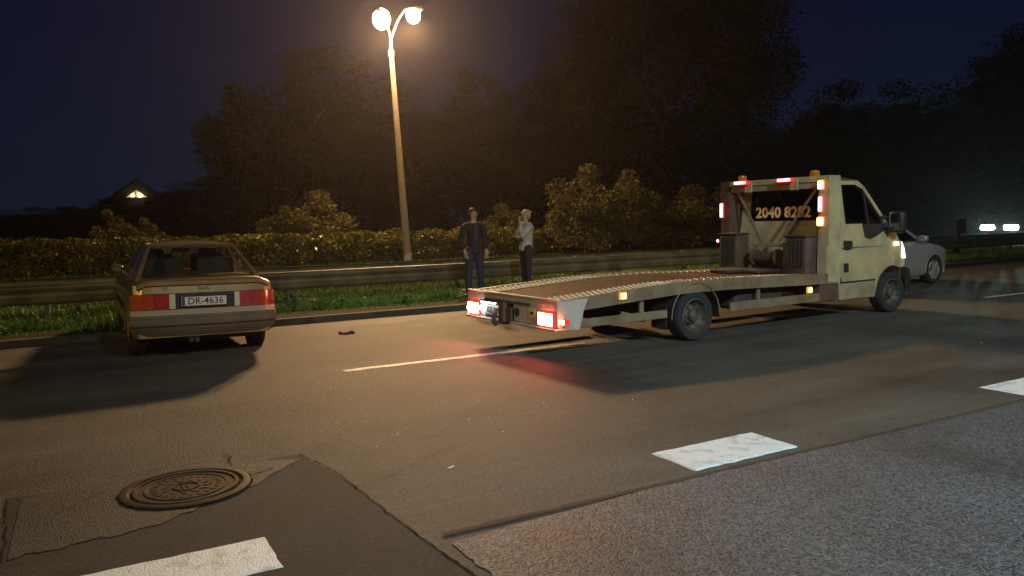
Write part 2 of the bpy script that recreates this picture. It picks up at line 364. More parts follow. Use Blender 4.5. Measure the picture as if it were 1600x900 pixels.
lathe(bm, [(.062, .012), (.066, .019), (.08, .019), (.084, .012)], n=32)
tag(fin(bm, 'relief', M['iron'], cov), kind='stuff')
bm = bmesh.new()
prev = None
for k in range(73):
    a = 2*PI*k/72; r0 = .376; r1 = .392+.012*noise.noise(Vector((math.cos(a)*6, math.sin(a)*6, 0)))
    cur = (bm.verts.new((r0*math.cos(a), r0*math.sin(a), .0075)), bm.verts.new((r1*math.cos(a), r1*math.sin(a), .0075)))
    if prev: bm.faces.new((prev[0], cur[0], cur[1], prev[1]))
    prev = cur
fin(bm, 'joint', M['tar'], mh, smooth=False)

# litter on the asphalt
M['litter'] = mat('litter_pale', (.62, .58, .50), .7); M['leafdry'] = mat('dry_leaf', (.30, .20, .08), .8)
def flake(x, y, s, m, label, cat, name, group=None, el=1.6):
    bm = bmesh.new(); n = 7; a0 = random.random()*6
    top = [bm.verts.new((el*s*math.cos(a0+2*PI*k/n)*random.uniform(.6, 1.1), s*math.sin(a0+2*PI*k/n)*random.uniform(.6, 1.1), (.002+s*random.uniform(.02, .12) if s < .03 else .006+s*random.uniform(.05, .4)))) for k in range(n)]
    bot = [bm.verts.new((v.co.x, v.co.y, 0)) for v in top]
    bm.faces.new(top); bm.faces.new(bot[::-1])
    for k in range(n): bm.faces.new((top[k], bot[k], bot[(k+1) % n], top[(k+1) % n]))
    o = fin(bm, name, m, smooth=False); o.location = (x, y, .002); o.rotation_euler = (0, 0, random.random()*3); return tag(o, label, cat, group)
flake(2.08, 4.57, .012, M['litter'], 'pale torn scrap on the road left of the white dash', 'litter', 'paper_scrap', el=3.2)
flake(3.45, 11.15, .085, M['under'], 'dark flattened lump on the road near the kerb', 'litter', 'dark_rag')
V = []; F = []
for i in range(150):
    if i < 70: x = random.uniform(1.5, 4.5); y = random.uniform(5, 8)
    elif i < 125: x = random.gauss(4.7, .8); y = random.gauss(11.3, .25)
    else: x = random.uniform(6, 14); y = random.uniform(5, 11.5)
    s = random.uniform(.004, .010) if i < 70 else random.uniform(.005, .016); a = random.random()*6; k = len(V)
    for q in range(4): V.append((x+s*math.cos(a+q*PI/2)*random.uniform(.5, 1.2), y+s*math.sin(a+q*PI/2), .003+(.008 if q == 0 else .002)))
    F.append((k, k+1, k+2, k+3))
tag(raw('road_grit', V, F, M['litter']), 'pale grit and glass crumbs scattered on the asphalt', 'grit', kind='stuff')

# ------------------------------------------------------------------ guardrails
def guardrail(y, x0, x1, dx, phase, side, label, skipboxes=False):
    g = empty('guardrail', (0, y, .09), 0, label, 'guardrail')
    prof = [(.0, .74), (.03, .735), (.075, .70), (.078, .655), (.02, .615), (.0, .585), (.0, .555), (.02, .525), (.078, .49), (.075, .44), (.03, .405), (.0, .40)]
    xs_ = list(np.arange(x0, x1, 4.0))
    proto = None
    for a in xs_:
        if proto is None:
            bm = bmesh.new(); L = []
            for xx in (0, 4.04):
                for off in (0, -.004): L.append([bm.verts.new((xx, side*(o_+off+(.003 if xx == 0 else 0)), z_-.09)) for (o_, z_) in prof])
            f0, b0, f1, b1 = L
            for i in range(len(prof)-1):
                bm.faces.new((f0[i], f1[i], f1[i+1], f0[i+1])); bm.faces.new((b0[i], b0[i+1], b1[i+1], b1[i]))
            for u, v in ((f0, b0), (f1, b1)):
                for i in range(len(prof)-1): bm.faces.new((u[i], u[i+1], v[i+1], v[i]))
            bm.faces.new((f0[0], f1[0], b1[0], b0[0])); bm.faces.new((f0[-1], f1[-1], b1[-1], b0[-1]))
            proto = fin(bm, 'beam', M['galv'], g, ang=60); o = proto
        else: o = proto.copy(); COL.objects.link(o); o.parent = g
        o.location = (a+phase, 0, 0)
    bm = bmesh.new(); box(bm, (0, -side*.06, .24), (.07, .11, .62), bev=.006); box(bm, (0, -side*.005-side*.005, .485), (.05, .012, .16))
    p0 = fin(bm, 'post', M['galvdark'], g)
    for i, a in enumerate(np.arange(x0+phase, x1, dx)):
        o = p0 if i == 0 else p0.copy()
        if i: COL.objects.link(o); o.parent = g
        o.location = (a, 0, 0)
    return g
guardrail(14.9, -24.3, 64, 3.95, .15, -1, 'near steel guardrail running behind the two people')
guardrail(16.5, -24.3, 64, 3.9, .9, 1, 'far steel guardrail facing the opposite carriageway')
# dark plastic boxes hung on the far rail posts
bx0 = None
for i, (x, lab) in enumerate(((11.15, 'small dark block on the rail right of the woman'), (14.7, 'small dark block on the rail left of the cab'))):
    e_ = empty('rail_block', (x, 16.38, .09), 0, lab, 'post block', 'dark blocks on the guardrail')
    bm = bmesh.new(); box(bm, (0, 0, .30), (.16, .12, .60), bev=.02, seg=2); fin(bm, 'body', M['galvdark'], e_)
    bm = bmesh.new(); box(bm, (-.10, -.02, .36), (.16, .08, .11), bev=.02, seg=2); fin(bm, 'spacer', M['galvdark'], e_)
sg = empty('marker_board', (27.3, 16.2, .09), 0, 'dark board on a short post behind the silver car', 'sign')
bm = bmesh.new(); box(bm, (0, 0, .35), (.16, .14, .85), bev=.01); fin(bm, 'post', M['black'], sg)
bm = bmesh.new(); box(bm, (0.22, 0, 1.0), (.62, .05, .50), bev=.02); fin(bm, 'board', M['galvdark'], sg)

# ------------------------------------------------------------------ street lamps
def luminaire(bm_h, p, d):       # tapered cobra housing
    d = Vector(d).normalized(); a = [p-d*.30, p-d*.22, p-d*.05, p+d*.2, p+d*.42, p+d*.5]
    tube(bm_h, [q+Vector((0, 0, .10)) for q in a], [.04, .07, .10, .11, .09, .03], 12)
def street_lamp(base, top, heads, label, pw, spill, col, emi, aims, group='concrete street lamps', cone=108, sizes=((.34, .40), (.28, .30))):
    L = empty('street_lamp', base, 0, label, 'street lamp', group)
    b = Vector(base); t = Vector(top)-b
    bm = bmesh.new(); tube(bm, [t*(k/8) for k in range(9)], [.165-.075*k/8 for k in range(9)], 16); fin(bm, 'pole', M['concrete'], L)
    bm = bmesh.new(); tube(bm, [(0, 0, .0), (0, 0, .30)], [.175, .172], 16); fin(bm, 'base_band', M['whitewash'], L)
    bm = bmesh.new(); tube(bm, [t-Vector((0, 0, .22)), t, t+Vector((0, 0, .05)), t+Vector((0, 0, .42))], [.125, .125, .07, .06], 14); fin(bm, 'collar', M['steel'], L)
    for (h, aim), (sw, sh_) in zip(zip(heads, aims), sizes):
        h = Vector(h)-b; d = Vector((h.x-t.x, h.y-t.y, 0)).normalized()
        s = t+Vector((0, 0, .38)); e_ = h-d*.28+Vector((0, 0, .08))
        P = [s.lerp(e_, k/8)+Vector((0, 0, .28*math.sin(PI*(k/8))*.6)) for k in range(9)]
        bm = bmesh.new(); tube(bm, P, .035, 8); fin(bm, 'arm', M['steel'], L)
        bm = bmesh.new(); luminaire(bm, h, d); hd = fin(bm, 'lamp_head', M['steel'], L)
        bm = bmesh.new(); bmesh.ops.create_uvsphere(bm, u_segments=20, v_segments=12, radius=1)
        bmesh.ops.scale(bm, vec=(sw, sw, sh_), verts=bm.verts); bmesh.ops.translate(bm, vec=h+d*.08+Vector((0, 0, -.14)), verts=bm.verts)
        bw = fin(bm, 'lamp_bowl', emi, L); bw.visible_shadow = True
        hp = b+h+d*.08+Vector((0, 0, -.62))
        ld = bpy.data.lights.new('lamp_light', 'SPOT'); ld.energy = pw; ld.color = col; ld.spot_size = R(cone); ld.spot_blend = .9; ld.shadow_soft_size = .40
        lo = bpy.data.objects.new('lamp_light', ld); link(lo, L); lo.location = hp-b
        lo.rotation_euler = (Vector(aim)-hp).to_track_quat('-Z', 'Y').to_euler()
        if spill:
            ls = bpy.data.lights.new('lamp_spill', 'POINT'); ls.energy = spill; ls.color = col; ls.shadow_soft_size = .14
            lo = bpy.data.objects.new('lamp_spill', ls); link(lo, L); lo.location = hp-b
    return L
M['bowl'] = emis('lamp_bowl_glow', (1.0, .74, .42), 68); M['bowlcool'] = emis('lamp_bowl_cool', (.9, .95, 1), 7)
street_lamp((11.95, 29.9, 0.05), (11.54, 29.95, 8.5), [(10.93, 29.20, 9.62), (12.23, 29.39, 9.95)],
            'leaning concrete street lamp with two lit heads behind the hedge', P_LAMP, P_SPILL, WARM, M['bowl'], [(1, 8, 0), (8, 7, 0)])
street_lamp((21, -7.0, 0.0), (21, -6.9, 8.5), [(20.5, -6.0, 9.5)], 'single headed street lamp on the near side right of the camera', P_NEAR, 0, WARM2, M['bowl'], [(11, 9, .8)], cone=64)  # added out of view as a source for the warm light on the truck
street_lamp((-9, -8.0, 0.0), (-9, -7.9, 8.5), [(-8.6, -7.0, 9.5)], 'single headed street lamp on the near side left of the camera', P_LEFT, 0, (1, .76, .30), M['bowl'], [(2, 10, .8)], cone=70)  # unseen fill lamp, added to lift the hatchback's rear and its shadow
street_lamp((3.5, -8.5, 0.0), (3.5, -8.4, 8.5), [(3.6, -7.4, 9.5)], 'cool white street lamp on the near side behind the camera', P_COOL*4, 0, COOL, M['bowlcool'], [(7, 1.5, 0)], cone=76)  # added behind the view to give the foreground asphalt its cool light

# ------------------------------------------------------------------ foliage
def leaves(name, P, size, m, parent=None, label=None, cat=None, kind=None, up=.3, group=None):
    P = np.asarray(P, np.float32); n = len(P)
    a = rng.normal(0, 1, (n, 3)); a[:, 2] *= .7; a /= np.linalg.norm(a, axis=1)[:, None]
    b = rng.normal(0, 1, (n, 3)); b -= (a*b).sum(1)[:, None]*a; b /= np.linalg.norm(b, axis=1)[:, None]
    s = (size*rng.uniform(.55, 1.35, n))[:, None]
    c = np.cross(a, b)
    V = np.stack([P-a*s, P+b*s*.5+c*s*.12, P+a*s, P-b*s*.5+c*s*.12], 1).reshape(-1, 3)
    o = raw(name, V, np.arange(n*4).reshape(-1, 4), m, parent)
    if label: tag(o, label, cat, group, kind)
    return o
def crown_points(n, rx, ry, rz, cz, nclump, cr_, seed, flat=0):
    r = np.random.default_rng(seed)
    C_ = []
    while len(C_) < nclump:
        v = r.normal(0, 1, 3); v /= np.linalg.norm(v); q = r.uniform(.2, 1)**.5
        w = 1+.24*noise.noise(Vector((v[0]*1.7+seed, v[1]*1.7, v[2]*1.7)))
        C_.append((v[0]*rx*q*w, v[1]*ry*q*w, cz+v[2]*rz*q*w))
    C_ = np.array(C_); k = r.integers(0, nclump, n); rad = cr_*r.uniform(.5, 1.3, nclump)
    d = r.normal(0, 1, (n, 3)); d /= np.linalg.norm(d, axis=1)[:, None]; d *= (r.uniform(.2, 1, n)**.5)[:, None]
    P = C_[k]+d*rad[k][:, None]*np.array([1, 1, .75]); P[:, 2] = np.maximum(P[:, 2], .15); return P
def tree(name, h, rx, rz, n, nclump, cr_, seed, lsize, m, trunk_r=.25, base=.25):
    T = bpy.data.objects.new(name, None); link(T)
    cz = h-rz; r = random.Random(seed)
    bm = bmesh.new(); top = h*.72
    lean = (r.uniform(-.4, .4), r.uniform(-.4, .4))
    tube(bm, [(lean[0]*k/6*k/6, lean[1]*k/6, -.1+top*k/6) for k in range(7)], [trunk_r*(1-.13*k) for k in range(7)], 9)
    for i in range(9):
        z0 = top*(.3+.065*i); a = i*2.4+r.random(); L = rx*r.uniform(.45, .8)
        p0 = Vector((lean[0]*.5, lean[1]*.5, z0)); p1 = p0+Vector((math.cos(a)*L*.5, math.sin(a)*L*.5, L*.35)); p2 = p0+Vector((math.cos(a)*L, math.sin(a)*L, L*.8))
        tube(bm, [p0, p1, p2], [trunk_r*.38, trunk_r*.22, trunk_r*.08], 6)
        for s_ in (-1, 1):
            q = p1+Vector((math.cos(a+s_*.8)*L*.4, math.sin(a+s_*.8)*L*.4, L*.35)); tube(bm, [p1, q], [trunk_r*.16, trunk_r*.05], 5)
    fin(bm, 'trunk', M['bark'], T)
    leaves('crown', crown_points(n, rx, rx*.9, rz, cz, nclump, cr_, seed), lsize, m, T)
    return T
def put(T, loc, rz, sc, label, cat='tree', group=None, first=[set()]):
    if T.name in first[0]:
        c = T.copy(); COL.objects.link(c)
        for ch in T.children: d = ch.copy(); COL.objects.link(d); d.parent = c
        T = c
    else: first[0].add(T.name)
    T.location = loc; T.rotation_euler = (0, 0, rz); T.scale = sc if isinstance(sc, tuple) else (sc,)*3
    return tag(T, label, cat, group)
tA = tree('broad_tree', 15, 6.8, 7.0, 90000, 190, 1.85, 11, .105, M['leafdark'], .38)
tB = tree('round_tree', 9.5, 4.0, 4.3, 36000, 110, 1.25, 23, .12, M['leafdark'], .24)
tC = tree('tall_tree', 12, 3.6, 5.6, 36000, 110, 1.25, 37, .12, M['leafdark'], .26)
tD = tree('lit_bush', 3.4, 1.7, 1.65, 14000, 34, .62, 51, .075, M['leafbush'], .08)
tE = tree('low_shrub', 2.2, 1.2, 1.15, 7000, 22, .5, 63, .06, M['leafbush'], .05)
G = 'trees beyond the hedge'
def T(t, px, d, sc, rz, lab, g=G, cat='tree', z=.0): put(t, at(px, d, z), rz, sc, lab, cat, g)
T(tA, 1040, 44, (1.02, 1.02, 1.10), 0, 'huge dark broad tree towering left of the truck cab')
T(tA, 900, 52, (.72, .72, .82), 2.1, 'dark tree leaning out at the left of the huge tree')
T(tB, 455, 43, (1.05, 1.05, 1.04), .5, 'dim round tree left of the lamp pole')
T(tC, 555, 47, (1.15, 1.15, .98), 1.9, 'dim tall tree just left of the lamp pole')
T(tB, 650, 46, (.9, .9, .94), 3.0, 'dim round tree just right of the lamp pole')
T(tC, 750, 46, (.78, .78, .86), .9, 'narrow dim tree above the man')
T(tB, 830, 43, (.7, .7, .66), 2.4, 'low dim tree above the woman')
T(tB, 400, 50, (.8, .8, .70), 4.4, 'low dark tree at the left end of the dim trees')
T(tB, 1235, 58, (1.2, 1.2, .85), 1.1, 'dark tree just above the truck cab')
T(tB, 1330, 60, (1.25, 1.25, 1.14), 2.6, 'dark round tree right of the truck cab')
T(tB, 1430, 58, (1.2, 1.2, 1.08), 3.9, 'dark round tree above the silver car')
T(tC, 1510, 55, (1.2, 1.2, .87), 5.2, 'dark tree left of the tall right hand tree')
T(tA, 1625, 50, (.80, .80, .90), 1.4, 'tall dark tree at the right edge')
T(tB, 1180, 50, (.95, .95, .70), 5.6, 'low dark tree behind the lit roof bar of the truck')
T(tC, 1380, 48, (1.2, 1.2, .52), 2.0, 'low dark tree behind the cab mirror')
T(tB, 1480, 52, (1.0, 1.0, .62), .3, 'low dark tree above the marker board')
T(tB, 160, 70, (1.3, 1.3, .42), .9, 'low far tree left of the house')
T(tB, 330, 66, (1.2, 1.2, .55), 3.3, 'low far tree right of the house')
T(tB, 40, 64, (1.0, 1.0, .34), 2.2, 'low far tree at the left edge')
g2 = 'bushes beside the hedge'
T(tD, 500, 34, (1.0, 1.0, .84), .4, 'lit olive bush rising over the hedge left of the lamp', g2, 'bush')
T(tD, 915, 34, (.96, .96, 1.08), 1.6, 'tall lit olive bush at the right end of the hedge', g2, 'bush')
T(tD, 985, 37, (.95, .95, 1.06), 3.1, 'lit olive bush right of the tall one', g2, 'bush')
T(tE, 445, 33.5, (.9, .9, 1.02), 2.2, 'small shrub left of the lit olive bush', g2, 'bush')
T(tE, 183, 32, (.8, .8, 1.0), .2, 'small dim shrub above the hedge left of the hatchback', g2, 'bush')
T(tE, 235, 33, (.7, .7, .86), 1.2, 'smaller dim shrub above the hatchback roof', g2, 'bush')
T(tD, 1565, 54, (2.2, 2.2, 1.95), 4.1, 'greenish lit bush above the oncoming headlights', g2, 'bush')
T(tD, 1625, 55, (2, 2, 1.7), 2.7, 'greenish lit bush at the right edge', g2, 'bush')
T(tD, 790, 40, (.75, .75, .68), 5.1, 'dim bush between the man and the woman', g2, 'bush')
T(tD, 1075, 38, (1.3, 1.3, .85), .9, 'dim bush left of the truck cab', g2, 'bush')
T(tD, 1150, 40, (1.4, 1.4, .9), 3.9, 'dim bush behind the truck roof bar', g2, 'bush')

M['weed'] = mat('weed_leaf', (.09, .18, .03), .75, col2=(.16, .22, .06), scale=3)
leaves('weeds', WEEDS, .055, M['weed'], None, 'broad leaved weeds among the verge grass', 'weeds', 'stuff')
# hedge
def hedge_points(n, x0, x1, y0, y1, h, seed):
    r = np.random.default_rng(seed); P = []
    while len(P) < n:
        x = r.uniform(x0, x1); hh = h*(1+.10*noise.noise(Vector((x*.35, 0, 1)))+.10*noise.noise(Vector((x*1.3, 2, 1)))); yy = (y0+y1)/2; hw = (y1-y0)/2
        u = r.random()
        bul = 1+.35*noise.noise(Vector((x*.9, 7, 0)))
        if u < .55: y = y0-.12*bul+.35*r.random()**2; z = r.uniform(.05, hh-.1)-.0; y -= .12*bul*math.sin(PI*z/hh)+.18*noise.noise(Vector((x*1.6, z*2.2, 4)))
        elif u < .9: y = r.uniform(y0, y1); z = hh-.22*r.random()**2-.2*abs((y-yy)/hw)**3+.12*noise.noise(Vector((x*2, y*2, 0)))
        else: y = r.uniform(y0, y1); z = r.uniform(.05, hh)
        P.append((x, y, z+.05))
    return P
hg = empty('hedge', (0, 0, 0), 0, 'long clipped leafy hedge behind the far carriageway', 'hedge')
leaves('foliage', hedge_points(52000, -22, 22.3, 30.25, 31.5, 1.24, 5), .078, M['leafy'], hg)
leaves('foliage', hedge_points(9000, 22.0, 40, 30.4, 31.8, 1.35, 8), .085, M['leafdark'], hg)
bm = bmesh.new()
for i in range(110):
    x = -22+i*.4+random.uniform(-.1, .1); tube(bm, [(x, 31.0, 0), (x+random.uniform(-.15, .15), 30.9+random.uniform(-.2, .2), .6), (x+random.uniform(-.3, .3), 30.9+random.uniform(-.4, .4), 1.1)], [.02, .014, .006], 5)
tag(fin(bm, 'stems', M['bark'], hg), kind='stuff')
bm = bmesh.new()
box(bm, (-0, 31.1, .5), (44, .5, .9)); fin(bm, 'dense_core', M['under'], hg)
# wire fence right of the hedge
fe = empty('wire_fence', (0, 32.4, 0), 0, 'thin dark wire fence behind the truck', 'fence')
bm = bmesh.new()
for i in range(60): tube(bm, [(21+i*.35, 0, .05), (21+i*.35, 0, 1.9)], .008, 4)
for z in (.3, 1.0, 1.85): tube(bm, [(21, 0, z), (42, 0, z)], .010, 4)
tag(fin(bm, 'mesh_panel', M['galvdark'], fe), kind='stuff')
p0 = None
for i in range(8):
    bm = bmesh.new(); tube(bm, [(21+i*3, 0, .0), (21+i*3, 0, 2.0)], .04, 8)
    if p0 is None: p0 = fin(bm, 'post', M['galvdark'], fe)
    else:
        bm.free(); o = p0.copy(); COL.objects.link(o); o.parent = fe; o.location = (i*3, 0, 0)

# ------------------------------------------------------------------ house far left
hp = at(221, 86, 0); hv = -Vector((hp.x, hp.y, 0)).normalized(); ha = math.atan2(hv.y, hv.x)+PI/2
hs = empty('gabled_house', hp, ha, 'dark far house with a lit window under its gable', 'house')
M['hwall'] = mat('house_wall', (.10, .06, .055), .9); M['hroof'] = mat('roof_sheet', (.05, .045, .045), .7)
M['win'] = emis('window_glow', (1.0, .75, .32), .32); M['bulb'] = emis('bulb', (1, .92, .7), 5)
bm = bmesh.new(); prism(bm, [(-4.6, 0), (4.6, 0), (4.6, 3.6), (0, 6.7), (-4.6, 3.6)], 0, 9); fin(bm, 'wall', M['hwall'], hs, smooth=False)
for s_ in (-1, 1):
    bm = bmesh.new(); prism(bm, [(0, 6.75), (0, 6.98), (s_*5.2, 3.45), (s_*5.2, 3.22)], -.7, 9.5); fin(bm, 'roof', M['hroof'], hs, smooth=False)
bm = bmesh.new(); prism(bm, [(-1.05, 5.05), (1.05, 5.05), (0, 5.85)], -.02, -.05); wn = fin(bm, 'window', M['win'], hs, smooth=False)
for x, r_ in ((-.38, .17), (.33, .23)):
    bm = bmesh.new(); bmesh.ops.create_uvsphere(bm, u_segments=10, v_segments=8, radius=r_); bmesh.ops.translate(bm, vec=(x, -.3, 5.25), verts=bm.verts); fin(bm, 'ceiling_lamp', M['bulb'], wn)
bm = bmesh.new(); box(bm, (-.08, -.08, 5.3), (.10, .05, .75)); box(bm, (0, -.08, 4.93), (2.3, .06, .08)); fin(bm, 'frame', M['hroof'], wn)
# small lit slot far behind the lamp
p = at(596, 60, 0); cb = empty('lit_post', p, 0, 'small pale lit slot in the dark left of the lamp pole', 'marker light')
bm = bmesh.new(); tube(bm, [(0, 0, 0), (0, 0, 2.4)], .05, 8); fin(bm, 'post', M['galvdark'], cb)
bm = bmesh.new(); box(bm, (0, 0, 2.0), (.16, .16, .46), bev=.03); fin(bm, 'lit_panel', emis('slot', (1, .85, .62), .75), cb)

# ------------------------------------------------------------------ vehicles
def wheel(name, parent, c, r, w, side, kind, steer=0, rimm=None):
    """one tyre mesh with a rim child ; axis along y, side=+1 faces +y"""
    bm = bmesh.new(); hw = w/2; ri = r*.66
    lathe(bm, [(ri, -hw*.85), (r*.82, -hw), (r*.94, -hw*.96), (r*.985, -hw*.8), (r, -hw*.5), (r, -hw*.1), (r*.975, -hw*.08), (r*.975, hw*.08), (r, hw*.1), (r, hw*.5), (r*.985, hw*.8), (r*.94, hw*.96), (r*.82, hw), (ri, hw*.85)], 'Y', n=36)
    t = fin(bm, name, M['rubber'], parent); t.location = c; t.rotation_euler = (0, 0, steer)
    s = side; bm = bmesh.new()
    if kind == 'steel':
        lathe(bm, [(ri*1.02, s*hw*.86), (ri*.96, s*hw*.9), (ri*.90, s*hw*.55), (ri*.80, s*hw*.15), (ri*.62, -s*hw*.05), (ri*.52, s*hw*.30), (ri*.40, s*hw*.34), (ri*.36, s*hw*.75), (ri*.22, s*hw*.85), (.001, s*hw*.87)], 'Y', n=32)
        for k in range(6):
            a = 2*PI*k/6; tube(bm, [(ri*.46*math.cos(a), s*hw*.30, ri*.46*math.sin(a)), (ri*.46*math.cos(a), s*hw*.50, ri*.46*math.sin(a))], .014, 6)
        fin(bm, 'rim', rimm or M['rimold'], t)
        bm = bmesh.new()
        for k in range(10):
            a = 2*PI*(k+.5)/10; tube(bm, [(ri*.72*math.cos(a), s*hw*.06, ri*.72*math.sin(a)), (ri*.72*math.cos(a), s*hw*.115, ri*.72*math.sin(a))], ri*.055, 8)
        fin(bm, 'rim_holes', M['under'], t)
    else:
        lathe(bm, [(ri*1.02, s*hw*.86), (ri*.97, s*hw*.92), (ri*.91, s*hw*.6), (ri*.90, -s*hw*.4)], 'Y', n=32)
        ns = 7 if kind == 'alloy' else 5
        for k in range(ns):
            a = 2*PI*k/ns
            for q in (-.11, .11):
                ca, sa = math.cos(a+q*.3), math.sin(a+q*.3); cb_, sb = math.cos(a+q*1.4), math.sin(a+q*1.4)
                tube(bm, [(ri*.14*ca, s*hw*.62, ri*.14*sa), (ri*.55*cb_, s*hw*.70, ri*.55*sb), (ri*.94*cb_, s*hw*.62, ri*.94*sb)], [.028, .020, .022], 6)
        lathe(bm, [(ri*.24, s*hw*.5), (ri*.24, s*hw*.76), (.001, s*hw*.80)], 'Y', n=20)
        fin(bm, 'rim', rimm or M['rim'], t)
        bm = bmesh.new(); lathe(bm, [(.001, s*hw*.1), (ri*.92, s*hw*.1)], 'Y', n=24); fin(bm, 'brake_disc', M['under'], t)
    return t
def interp(T_, x):
    if x <= T_[0][0]: return T_[0][1]
    for (a, b) in zip(T_, T_[1:]):
        if x <= b[0]:
            t = (x-a[0])/(b[0]-a[0]); return a[1]+(b[1]-a[1])*t
    return T_[-1][1]
def sm(T_, x):
    """smoothed interpolation"""
    return (interp(T_, x-.03)+2*interp(T_, x)+interp(T_, x+.03))/4
def body_shell(x0, x1, top, zbot, wz, plan, arches, step=.04, crown=.02):
    bm = bmesh.new(); n = int((x1-x0)/step)+1; X = set(np.round(np.linspace(x0, x1, n), 4))
    for (xa, za, ra) in arches:
        for k in range(25):
            xx = round(float(xa-ra*math.cos(PI*k/24)), 4)
            if x0 < xx < x1: X.add(xx)
    for e_ in (x0, x1):
        for d in (.01, .02, .05): X.add(round(e_+(d if e_ == x0 else -d), 4))
    X = sorted(X); rings = []
    for x in X:
        zt = sm(top, x); zb = interp(zbot, x)
        for (xa, za, ra) in arches:
            if abs(x-xa) <= ra+1e-6: zb = max(zb, za+math.sqrt(max(0, ra*ra-(x-xa)**2)))
        pf = interp(plan, x); S_ = []
        lv = 12
        zs = [zb+(zt-.03-zb)*k/lv for k in range(lv+1)]
        half = [(0, zb)]+[(interp(wz, z)*pf, z) for z in zs]+[(interp(wz, zt)*pf-.03, zt-.006), (interp(wz, zt)*pf*.6, zt+crown*.7), (0, zt+crown)]
        ring = [bm.verts.new((x, -y, z)) for (y, z) in half]+[bm.verts.new((x, y, z)) for (y, z) in half[::-1][1:-1]]
        rings.append(ring)
    for a, b in zip(rings, rings[1:]):
        m = len(a)
        for k in range(m): bm.faces.new((a[k], b[k], b[(k+1) % m], a[(k+1) % m]))
    bm.faces.new(rings[0]); bm.faces.new(rings[-1][::-1])
    return bm
def arch_lip(bm, xa, za, ra, y, s, r=.02):
    tube(bm, [(xa-ra*math.cos(PI*k/20), s*y, za+ra*math.sin(PI*k/20)) for k in range(-1, 22)], r, 6)
def greenhouse(V, p, paint, gl):
    """p: rb, fb bottom rear/front (x,halfwidth,z); rr, fr roof"""
    rb, fb, rr, fr = p['rb'], p['fb'], p['rr'], p['fr']
    def pt(q, s): return Vector((q[0], s*q[1], q[2]))
    bu = p.get('bulge', .04)
    bm = bmesh.new(); patch(bm, pt(rr, 1), pt(rr, -1), pt(fr, -1), pt(fr, 1), 10, 8, p.get('roofbulge', .05), .03, bdir=(0, 0, 1)); 
    bmesh.ops.bevel(bm, geom=[e for e in bm.edges if e.is_boundary], offset=.01) if False else None
    fin(bm, 'roof', paint, V, ang=60)
    # side: bottom line rb->fb , top line rr->fr
    cuts = p['cuts']      # list of (tb,tt) with kind between
    for s in (1, -1):
        for (a, b, kind) in cuts:
            def bl(t): return pt(rb, s).lerp(pt(fb, s), t)
            def tl(t): return pt(rr, s).lerp(pt(fr, s), t)
            A, B, Cc, D = bl(a[0]), bl(b[0]), tl(b[1]), tl(a[1])
            if s > 0: A, B, Cc, D = B, A, D, Cc
            bm = bmesh.new()
            if kind == 'g':
                patch(bm, A, B, Cc, D, 5, 5, .012, .005); fin(bm, 'side_window', gl, V)
            else:
                patch(bm, A, B, Cc, D, 3, 5, .006, .035); fin(bm, 'pillar', paint, V)
    fm = p.get('frame', .05)
    # rear
    def quad(q0, q1, s0, name, mglass, fr_, inv=False):
        A, B, C_, D = pt(q0, 1), pt(q0, -1), pt(q1, -1), pt(q1, 1)
        if inv: A, B, C_, D = B, A, D, C_
        def P(u, v): return (A*(1-u)+B*u)*(1-v)+(D*(1-u)+C_*u)*v
        L, Bt, Tp = fr_
        bm = bmesh.new(); patch(bm, P(L, Bt), P(1-L, Bt), P(1-L, 1-Tp), P(L, 1-Tp), 10, 6, bu, .005); g_ = fin(bm, name, mglass, V)
        bm = bmesh.new(); patch(bm, P(0, 0), P(L, 0), P(L, 1), P(0, 1), 2, 6, .0, .03); patch(bm, P(1-L, 0), P(1, 0), P(1, 1), P(1-L, 1), 2, 6, 0, .03)
        patch(bm, P(L, 1-Tp), P(1-L, 1-Tp), P(1-L, 1), P(L, 1), 8, 1, 0, .03); patch(bm, P(L, 0), P(1-L, 0), P(1-L, Bt), P(L, Bt), 8, 2, 0, .03)
        fin(bm, 'window_frame', paint, V); return g_
    g1 = quad(rb, rr, 1, 'rear_window', gl, p.get('rframe', (.05, .04, .07)))
    g2 = quad(fb, fr, 1, 'windscreen', p.get('wgl', gl), (.04, .05, .06), inv=True)
    return g1, g2

# ---- light car with rear to camera (left)
M['paintA'] = mat('beige_metallic', (.36, .245, .105), .30, metal=.4, coat=.6, col2=(.27, .18, .075), scale=3)
M['bumperA'] = mat('bumper_plastic', (.115, .100, .062), .5, col2=(.08, .07, .045), scale=4, rough2=.7)
M['silverA'] = mat('silver_trim', (.40, .33, .24), .35, metal=.4)
M['lensred'] = mat('lens_red', (.38, .020, .008), .12, coat=.5, col2=(.22, .010, .006), scale=25)
M['lensorange'] = mat('lens_orange', (.42, .060, .010), .12, coat=.5, col2=(.28, .035, .008), scale=18)
M['lensclear'] = mat('lens_clear', (.50, .48, .36), .15, coat=.5)
CA = empty('parked_car', (1.36, 11.73, .022), R(90), 'old beige hatchback parked by the kerb seen from behind', 'car', )
